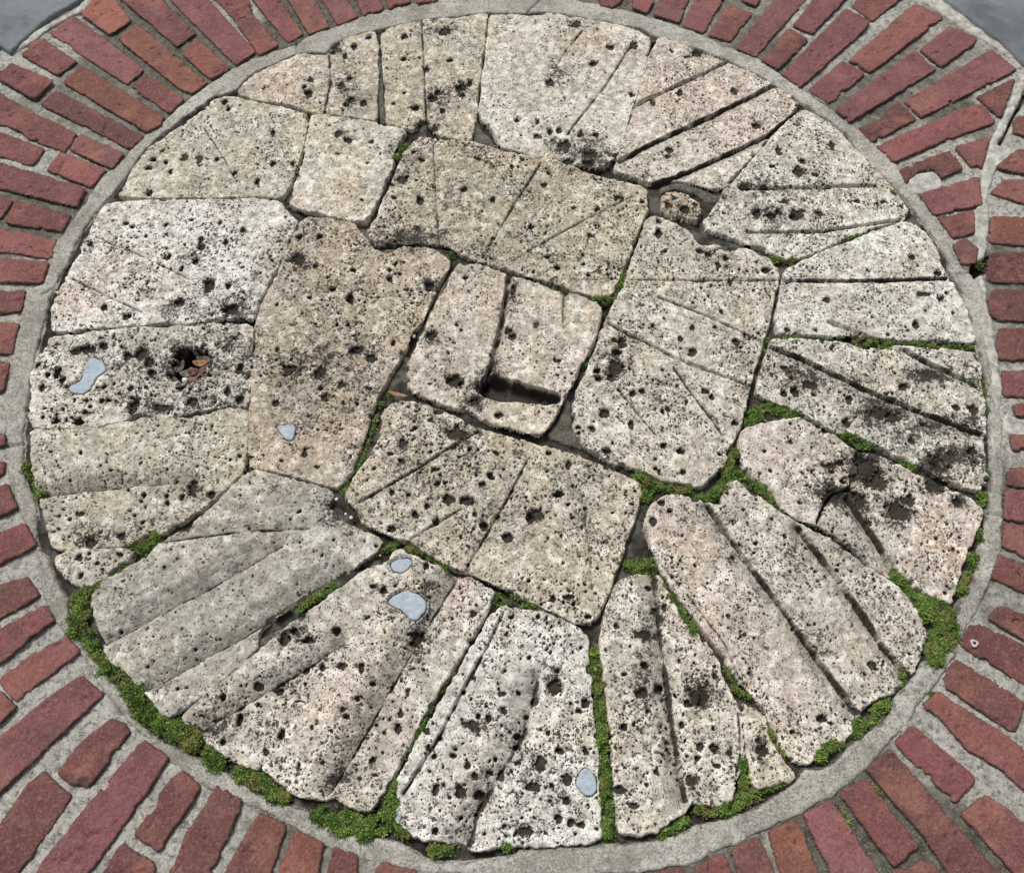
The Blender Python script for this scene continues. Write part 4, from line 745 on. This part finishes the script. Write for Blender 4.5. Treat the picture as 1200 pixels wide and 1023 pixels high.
Z = (ZP - .0042 + .0022 * fbm(X, Y, 30, 3, 1) + .0012 * fbm(X, Y, 130, 2, 2)) * (1 - ins) + ins * (ZP - .0095 + .003 * fbm(X, Y, 28, 3, 3) + .0016 * fbm(X, Y, 110, 2, 4))
for c, wd in (([(1205,108),(1189,130),(1171,166)],.006),([(1146,314),(1143,345),(1142,385)],.0085),([(1150,312),(1158,305)],.012),([(1,635),(20,632)],.006)):
    d, _, ov = seg_d(X, Y, W(c)); m = 1 - sst(wd * .7, wd * 1.5, d)
    soil = np.maximum(soil, m); Z -= .012 * m
for o_, P_, l_ in stones:
    i0, i1 = np.searchsorted(xs, (P_[:, 0].min(), P_[:, 0].max())); j0, j1 = np.searchsorted(ys, (P_[:, 1].min(), P_[:, 1].max()))
    b_ = (slice(j0, j1), slice(i0, i1)); Z[b_] = np.where(sdist(X[b_], Y[b_], P_) > .007, ZP - .05, Z[b_])
Z = np.where((sout > 0.006) & (sin < -.006), ZP - .02, Z)
bed = hf('mortar_bed', X, Y, Z, np.ones(X.shape, bool), MD, {'pale': pale, 'soil': soil}, loc=np.zeros(3))
tag(bed, kind='structure')
# lighter mortar fillets left in some joints between the stones
FIL = [('grey mortar fillet between the upright top piece and the wide pale one', T(1,0,[(1035,555),(1060,600),(1100,640),(1130,690),(1100,700),(1020,668),(1018,600)])),
 ('grey mortar strip under the three diagonal furrows', T(2,0,[(690,868),(760,848),(850,858),(960,905),(975,940),(920,945),(860,900),(760,878),(700,905)])),
 ('grey mortar in the gap right of the central slot', T(2,1,[(245,835),(270,840),(282,900),(285,985),(345,1060),(330,1080),(150,1020),(205,960),(232,890)])),
 ('grey mortar strip left of the central block, upper end', T(1,1,[(915,240),(930,235),(880,340),(830,430),(800,510),(778,520),(790,470),(830,400),(865,320)])),
 ('grey mortar in the furrow beside the mossy tuft, lower left', T(0,3,[(1185,-60),(1280,-110),(1370,-150),(1390,-140),(1300,-80),(1215,0),(1190,30)])),
 ('grey mortar fillet between two upper left pieces, upright', T(1,0,[(560,170),(575,172),(590,300),(600,450),(612,575),(580,572),(570,450),(565,300)])),
 ('grey mortar nub at the brown stained corner', T(1,1,[(565,150),(610,132),(655,136),(660,160),(620,178),(575,178)]))]
for lb, px in FIL:
    P = chaikin(W(px), 2); X, Y = grid(P, .0016, .005)
    sd = sdist(X, Y, P) + .0012 * fbm(X, Y, 110, 2, 3)
    Z = ZP - .004 + .001 * fbm(X, Y, 50, 3, 4) - edge_drop(sd, .004)
    tag(hf('mortar_fillet', X, Y, Z, sd > -.004, MD, {'pale': X * 0 + .1, 'soil': X * 0 + .34}), lb, 'mortar', 'mortar fillets in the joints')

# ground far beyond
g = mesh_obj('ground', [(-40,-40,-.03),(40,-40,-.03),(40,40,-.03),(-40,40,-.03)], [(0,1,2,3)], MD, attrs={'pale': [.5]*4, 'soil': [0]*4}, loc=np.zeros(3), smooth=False)
tag(g, kind='structure')

# bricks
BCOL = {'o': (.205,.078,.054), 'r': (.168,.064,.057), 'p': (.160,.066,.066), 'd': (.122,.050,.045)}
BWORD = {'o': 'orange red', 'r': 'brick red', 'p': 'rosy red', 'd': 'dark red'}
ONES = ['','first','second','third','fourth','fifth','sixth','seventh','eighth','ninth','tenth','eleventh','twelfth','thirteenth','fourteenth','fifteenth','sixteenth','seventeenth','eighteenth','nineteenth']
TENS = {2:('twentieth','twenty'),3:('thirtieth','thirty'),4:('fortieth','forty'),5:('fiftieth','fifty'),6:('sixtieth','sixty'),7:('seventieth','seventy')}
def ordinal(n):
    if n < 20: return ONES[n]
    a, b = divmod(n, 10)
    return TENS[a][0] if b == 0 else TENS[a][1] + '-' + ONES[b]
recs = []
a0 = None
corner = W1(10, 68)
def bearing(p):
    a = math.atan2(p[0], p[1]); return a
b0 = bearing(corner)
for k, (col, tc, tr, pts) in enumerate(BR):
    px = T(tc, tr, pts); P = W(px)
    so = sdist(P[:, 0], P[:, 1], Po).max()
    cpx = np.clip(np.array(px), [0, 0], [1200, 1023]).mean(0)
    c = W1(*cpx)
    right = cpx[0] > 1158 and cpx[1] < 520
    L = max(np.hypot(*(P[i] - P[j])) for i in range(len(P)) for j in range(i))
    recs.append(dict(col=col, P=P, touch=so > -.012, right=right, ang=(bearing(c) - b0) % (2 * math.pi), c=cpx, L=L))
for key in ('touch', 'free', 'right'):
    sel = [r for r in recs if (r['right'] if key == 'right' else (not r['right'] and r['touch'] == (key == 'touch')))]
    sel.sort(key=(lambda r: r['c'][1]) if key == 'right' else (lambda r: r['ang']))
    for i, r in enumerate(sel):
        size = 'long' if r['L'] > .15 else 'short'
        w = f"{size} {BWORD[r['col']]} brick"
        n = ordinal(i + 1)
        if key == 'touch': r['label'] = f"{w} touching the concrete ring, {n} clockwise from the top left slab"
        elif key == 'free': r['label'] = f"{w} standing off the ring, {n} clockwise from the top left slab"
        else: r['label'] = f"{w} in the straight right hand column, {n} from its top"
hk = .0022
for k, r in enumerate(recs):
    P = r['P']; P = np.concatenate([P * .965 + np.roll(P, -1, 0) * .035, P * .035 + np.roll(P, -1, 0) * .965], 1).reshape(-1, 2)
    X, Y = grid(P, hk, .006)
    sd = sdist(X, Y, P)
    e = sd + .0019 * fbm(X, Y, 130, 3, 30 + k) + .0034 * np.clip(fbm(X, Y, 42, 2, 60 + k) + .25, -1, 0) + .0029 - .006 * sst(.42, .8, fbm(X, Y, 48, 3, 400 + k))
    t = rng.normal(0, .012, 2); c = P.mean(0)
    Z = ZP + rng.uniform(-.0005, .002) + np.clip((X - c[0]) * t[0] + (Y - c[1]) * t[1], -.0018, .0018)
    Z += .0010 * fbm(X, Y, 28, 3, 90 + k) + .0007 * fbm(X, Y, 140, 2, k)
    ch = fbm(X, Y, 75, 3, 200 + k)
    Z -= .0022 * sst(.42, .62, ch)
    Z -= edge_drop(e, .0016)
    st = blob_field(X, Y, BSTAIN)
    ed = 1 - sst(0, .0055, e)
    o = hf('brick', X, Y, Z, sd > -.0045, MB, {'edge': ed, 'stain': st})
    v = np.clip(rng.normal(0, .16), -.32, .3); hsv = rng.normal(0, .05)
    b = BCOL[r['col']]
    o.color = (b[0] * (1 + v), b[1] * (1 + v + hsv), b[2] * (1 + v), 1)
    tag(o, r['label'], 'brick', 'bricks laid around the millstone'); r['o'] = o
    if abs(r['c'][0] - 1165) < 40 and abs(r['c'][1] - 770) < 35 and 'paint' not in globals():
        pc = W1(1141, 754)
        th = np.linspace(0, 2 * math.pi, 25)[:-1]; V = []; q = []
        for j, a in enumerate(th):
            jit = 1 + .12 * math.sin(3 * a + 1)
            for rr, zz in ((.0022, .0024), (.0022, .0030), (.0050 * jit, .0030), (.0055 * jit, .0022)):
                V.append((pc[0] + rr * math.cos(a), pc[1] + rr * math.sin(a), ZP + zz))
        for j in range(24):
            for m in range(3):
                q.append((j * 4 + m, j * 4 + m + 1, ((j + 1) % 24) * 4 + m + 1, ((j + 1) % 24) * 4 + m))
        root = bpy.data.objects.new('brick', None); C.objects.link(root); root.location = o.location; root.empty_display_size = .05
        for k2 in ('label', 'category', 'group'): root[k2] = o[k2]; del o[k2]
        o.name = 'brick_body'; o.parent = root; o.location = (0, 0, 0); root.name = 'brick'; o = root; r['o'] = o
        paint = mesh_obj('paint_spot', V, q, MPAINT, parent=o)
        o['label'] = 'brick red brick marked with a small ring of white paint, right of the ring'

# corner slabs
def slab(px, label, top, pad):
    P = W(px); X, Y = grid(P, .004, .006); sd = sdist(X, Y, P) + .0015 * fbm(X, Y, 60, 3, 5)
    Z = top + .0012 * fbm(X, Y, 10, 3, 6) + .0005 * fbm(X, Y, 120, 2, 3) - edge_drop(sd, .004)
    o = hf('stone_slab', X, Y, Z, sd > -.005, MSL); return tag(o, label, 'slab', 'grey slabs at the corners')
slab([(-120,-40),(130,-40),(95,2),(60,22),(30,48),(12,64),(0,55),(-14,72),(-120,80)], 'smooth grey slab cutting across the top left corner', ZP + .004, 0)
slab([(1075,-30),(1104,0),(1140,28),(1172,52),(1198,76),(1290,140),(1290,-60),(1100,-60)], 'smooth blue grey slab cutting across the top right corner', ZP + .004, 0)
STRIPS = [('broken pale mortar strip along the top left slab', T(0,0,[(470,-20),(440,2),(420,42),(340,72),(240,130),(150,200),(75,245),(52,240),(130,165),(220,112),(330,52),(400,-5)])),
 ('pale mortar strip along the top right slab', T(3,0,[(690,-15),(830,-15),(930,60),(1060,165),(1195,300),(1185,325),(1130,270),(1050,215),(960,160),(930,145),(860,100),(820,70),(760,30)])),
 ('upright pale mortar strip dividing the right hand brick column', T(3,0,[(1199,345),(1225,360),(1170,500),(1110,620),(1075,680),(1130,680),(1160,720),(1080,785),(1050,850),(1030,930),(1045,1010),(1035,1120),(1025,1195),(985,1225),(980,1150),(962,1080),(975,1000),(1000,850),(1015,760),(1040,660),(1095,560),(1150,440)])),
 ('pale mortar pad replacing the broken corner of a brick', T(3,0,[(655,850),(700,805),(780,800),(825,855),(810,885),(730,912),(690,905)])),
 ('pale mortar strip between the ring and right hand bricks', T(3,1,[(988,260),(1010,262),(1030,330),(1035,400),(1062,500),(1062,590),(1085,650),(1095,720),(1105,830),(1100,900),(1060,900),(1040,700),(1000,560),(995,420)])),
 ('pale mortar filler by the right edge below the sixth brick', T(3,1,[(1130,880),(1150,925),(1260,950),(1260,1030),(1150,1020),(1105,1000),(1108,930)]))]
for lb, px in STRIPS:
    P = chaikin(W(px), 2); X, Y = grid(P, .0022, .006)
    sd = sdist(X, Y, P) + .0028 * fbm(X, Y, 60, 3, 3)
    Z = ZP - .0005 + .0022 * fbm(X, Y, 40, 3, 4) + .001 * fbm(X, Y, 150, 2, 4) - edge_drop(sd, .005)
    tag(hf('mortar_strip', X, Y, Z, sd > -.004, MSTRIP), lb, 'mortar', 'mortar strips between slabs and bricks')

# moss: a low cushion bristling with tiny leaves
X, Y = np.meshgrid(np.arange(-.86, .86, .0028), np.arange(-.86, .86, .0028))
mm = np.zeros(X.shape)
for pts, wd, dn in MOSS:
    Q = W(pts); a, b = local_scale(*pts[0]); hw = wd * .5 * (a + b) / 2
    x0, y0 = Q.min(0) - .05; x1, y1 = Q.max(0) + .05
    i0, i1 = np.searchsorted(X[0], (x0, x1)); j0, j1 = np.searchsorted(Y[:, 0], (y0, y1))
    sl = (slice(j0, j1), slice(i0, i1))
    if X[sl].size == 0: continue
    d, _, _ = seg_d(X[sl], Y[sl], Q)
    d = d + hw * .55 * fbm(X[sl], Y[sl], 60, 3, 2)
    mm[sl] = np.maximum(mm[sl], dn * np.clip(1.25 - d / hw, 0, 1) ** .6)
mm *= np.clip(.82 + 1.2 * fbm(X, Y, 75, 3, 7), 0, 1.2)
zc = ZP - .010 + .0125 * np.clip(mm, 0, 1) + .002 * fbm(X, Y, 160, 2, 8)
msk = mm > .12
ii = np.flatnonzero(msk.ravel())
w = mm.ravel()[ii]
per = rng.poisson(np.clip(w, 0, 1.1) * 8.5)
src = np.repeat(ii, per); n = len(src)
bx = X.ravel()[src] + rng.uniform(-.0014, .0014, n); by = Y.ravel()[src] + rng.uniform(-.0014, .0014, n)
bz = zc.ravel()[src] - .0005
az = rng.uniform(0, 2 * math.pi, n); lean = rng.uniform(.2, 1.3, n); ln = rng.uniform(.002, .0046, n) * (1 + .9 * np.clip(fbm(bx, by, 45, 2, 3), 0, 1)) * np.where(rng.random(n) < .03, 1.9, 1)
wd = rng.uniform(.0006, .0011, n)
dx, dy = np.cos(az), np.sin(az)
tipx = bx + dx * ln * np.sin(lean); tipy = by + dy * ln * np.sin(lean); tipz = bz + ln * np.cos(lean)
mx, my, mz = bx + (tipx - bx) * .45, by + (tipy - by) * .45, bz + (tipz - bz) * .5
V = np.stack([np.stack([bx, by, bz], 1), np.stack([mx - dy * wd, my + dx * wd, mz], 1), np.stack([tipx, tipy, tipz], 1), np.stack([mx + dy * wd, my - dx * wd, mz], 1)], 1).reshape(-1, 3)
q = np.arange(n * 4).reshape(n, 4)
tone = np.repeat(np.clip(rng.normal(.5, .2, n) + .35 * fbm(bx, by, 70, 2, 9), 0, 1), 4)
# the cushion joins the same mesh
idx = np.full(X.shape, -1, np.int64); c = msk[:-1, :-1] & msk[1:, :-1] & msk[:-1, 1:] & msk[1:, 1:]
idx[msk] = np.arange(msk.sum()) + len(V)
q2 = np.stack([idx[:-1, :-1][c], idx[:-1, 1:][c], idx[1:, 1:][c], idx[1:, :-1][c]], 1)
V2 = np.stack([X[msk], Y[msk], zc[msk]], 1)
mo = mesh_obj('moss', np.concatenate([V, V2]), np.concatenate([q, q2]), MM, attrs={'tone': np.concatenate([tone, np.full(len(V2), .12)])}, loc=np.zeros(3))
tag(mo, kind='stuff')

# dead leaves and chips
def leaf(px, z, label, mat, cat='leaf', name='dead_leaf', curl=.004, tilt=(0, 0), grp=None):
    P = chaikin(W(px), 2); c = P.mean(0); n = len(P)
    V = []; rings = (1, .66, .33)
    R = max(np.hypot(*(P - c).T))
    for zz in (0, -.0007):
        for f in rings:
            for p in P:
                d = (p - c) * f
                V.append((c[0] + d[0], c[1] + d[1], z + zz + curl * (np.hypot(*d) / R) ** 2 * (1 + .5 * math.sin(d[0] * 500)) + d[0] * tilt[0] + d[1] * tilt[1]))
        V.append((c[0], c[1], z + zz))
    q = []; t = []; m = 3 * n + 1
    for L, fl in ((0, False), (m, True)):
        for k in range(2):
            for j in range(n):
                a = [L + k * n + j, L + k * n + (j + 1) % n, L + (k + 1) * n + (j + 1) % n, L + (k + 1) * n + j]
                q.append(a[::-1] if fl else a)
        for j in range(n):
            a = [L + 2 * n + j, L + 2 * n + (j + 1) % n, L + 3 * n]
            t.append(a[::-1] if fl else a)
    for j in range(n): q.append([j, m + j, m + (j + 1) % n, (j + 1) % n])
    o = mesh_obj(name, V, q, mat, tri=t)
    return tag(o, label, cat, grp)
ZH = ZP - .0135
leaf(T(0,1,[(895,665),(920,655),(962,660),(972,676),(940,685),(905,680)]), ZH + .007, 'small orange dead leaf at the top of the litter in the hole', MLEAFO, tilt=(.1, .2))
leaf(T(0,1,[(850,745),(890,715),(935,690),(975,680),(980,695),(935,718),(900,745),(870,768)]), ZH + .0045, 'long reddish brown dead leaf lying across the deep hole', MLEAF, tilt=(.15, .1))
leaf(T(0,1,[(795,720),(825,740),(850,770),(880,765),(885,785),(840,785),(805,760)]), ZH + .003, 'dark curled dead leaf at the lower rim of the hole', MLEAFD)
leaf(T(0,1,[(885,745),(940,705),(970,700),(955,735),(910,760)]), ZH + .002, 'dull grey dead leaf at the lower right inside the hole', MLEAFG)
leaf(T(0,1,[(828,712),(850,695),(895,680),(910,700),(880,725),(845,728)]), ZH + .001, 'flat greyish dead leaf in the middle of the hole', MLEAFG)
leaf(T(0,1,[(800,690),(830,660),(860,650),(850,690),(820,712)]), ZH + .002, 'brown dead leaf at the upper left inside the hole', MLEAFD)
leaf(T(0,1,[(905,640),(950,625),(985,640),(975,660),(930,660)]), ZH + .001, 'dark brown dead leaf at the top right inside the hole', MLEAFD, curl=.006)
leaf(T(0,1,[(930,722),(972,706),(990,690),(985,722),(950,745)]), ZH + .005, 'rust coloured dead leaf at the right rim of the hole', MLEAF, tilt=(.2, 0))
leaf(T(0,1,[(800,745),(830,755),(850,772),(835,782),(805,768)]), ZH + .005, 'small rust dead leaf at the lower left rim of the hole', MLEAF, tilt=(-.2, 0))
leaf(T(0,1,[(868,705),(905,690),(930,700),(905,722),(880,726)]), ZH + .0035, 'brown leaf scrap in the centre of the litter', MLEAF, curl=.006)
leaf(T(1,1,[(612,815),(640,812),(690,826),(718,838),(690,843),(640,832)]), ZP + .003, 'slim tan dead leaf beside the grass tuft at the central block corner', MLEAFO, curl=.001)
leaf(T(3,2,[(800,95),(808,95),(830,140),(824,148),(808,122)]), ZP - .004, 'thin reddish twig on the black stained joint at the right', MLEAFG, 'twig', 'twig', .001)
leaf(T(1,1,[(150,500),(175,492),(198,490),(195,500),(170,508)]), ZP + .0035, 'tiny brown leaf scrap lying on the brownish inner piece', MLEAF, 'leaf', 'dead_leaf', .001)
def chip(x, y, r, label, z):
    c = W1(x, y); a, b = local_scale(x, y); r = .8 * r * (a + b) / 2
    bm = []; q = []; tri = []
    nu, nv = 10, 5
    for i in range(1, nv):
        ph = math.pi * i / nv
        for j in range(nu):
            th = 2 * math.pi * j / nu; k = 1 + .14 * math.sin(2.3 * j + i * 1.7 + x)
            bm.append((c[0] + r * k * math.sin(ph) * math.cos(th), c[1] + r * k * math.sin(ph) * math.sin(th), z + r * .6 * k * math.cos(ph)))
    bm += [(c[0], c[1], z + r * .6), (c[0], c[1], z - r * .6)]
    for i in range(nv - 2):
        for j in range(nu): q.append((i * nu + j, (i + 1) * nu + j, (i + 1) * nu + (j + 1) % nu, i * nu + (j + 1) % nu))
    T0 = nu * (nv - 1)
    for j in range(nu):
        tri.append((T0, j, (j + 1) % nu)); b = (nv - 2) * nu; tri.append((T0 + 1, b + (j + 1) % nu, b + j))
    tag(mesh_obj('pebble', bm, q, MWHITE, tri=tri), label, 'pebble', 'white chips')
chip(215.3, 443.5, 4.2, 'white chip lying among dead leaves in the deep hole', ZH + .008)
chip(394.6, 585.2, 2.6, 'round white chip, upper one of three in the dark joint', ZP + .001)
chip(411.5, 606.2, 2.6, 'round white chip, lower right one of three in the dark joint', ZP - .001)
chip(405, 602, 2.0, 'smaller white chip between its two neighbours in the dark joint', ZP - .001)
chip(445, 649.5, 1.6, 'lone tiny white chip on dark soil beside the shell ridged piece', ZP - .005)
chip(414.5, 391.8, 3.2, 'white chip sitting on the brownish inner piece', ZP + .0035)
chip(484.5, 392.5, 3.0, 'glossy pale pebble in the joint left of the central block', ZP - .005)
chip(66.5, 342.5, 2.0, 'tiny white chip at the left rim under the peach corner', ZP - .001)

# ------------------------------------------------------------------ light
wd = bpy.data.worlds.new('World'); S.world = wd; wd.use_nodes = True
nt = wd.node_tree; bg = nt.nodes['Background']
sk = nt.nodes.new('ShaderNodeTexSky'); sk.sky_type = 'NISHITA'; sk.sun_disc = False
EL, AZ = math.radians(52), math.radians(-38)            # sun beyond the stone, to the left
sk.sun_elevation = EL; sk.sun_rotation = AZ; sk.air_density = 1; sk.dust_density = 3; sk.ozone_density = 1
hv = nt.nodes.new('ShaderNodeHueSaturation'); hv.inputs['Saturation'].default_value = .25
nt.links.new(sk.outputs[0], hv.inputs['Color']); nt.links.new(hv.outputs[0], bg.inputs['Color'])
bg.inputs['Strength'].default_value = .078
sl = bpy.data.lights.new('sun', 'SUN'); sl.energy = 2.3; sl.angle = math.radians(16); sl.color = (1, .97, .93)
so_ = bpy.data.objects.new('sun', sl); C.objects.link(so_)
from mathutils import Vector, Matrix
dv = Vector((math.sin(AZ) * math.cos(EL), math.cos(AZ) * math.cos(EL), math.sin(EL)))
so_.rotation_euler = (-dv).to_track_quat('-Z', 'Y').to_euler()
so_.location = dv * 5
S.view_settings.view_transform = 'Standard'; S.view_settings.look = 'None'; S.view_settings.gamma = 1
S.view_settings.exposure = .68
cd = bpy.data.cameras.new('camera'); cd.sensor_width = 36; cd.sensor_fit = 'HORIZONTAL'; cd.lens = F / 1200 * 36
cd.clip_start = .05; cd.clip_end = 300
co = bpy.data.objects.new('camera', cd); C.objects.link(co)
co.matrix_world = Matrix(((r2[0], u2[0], -fw[0], CAM[0]), (r2[1], u2[1], -fw[1], CAM[1]), (r2[2], u2[2], -fw[2], CAM[2]), (0, 0, 0, 1)))
S.camera = co
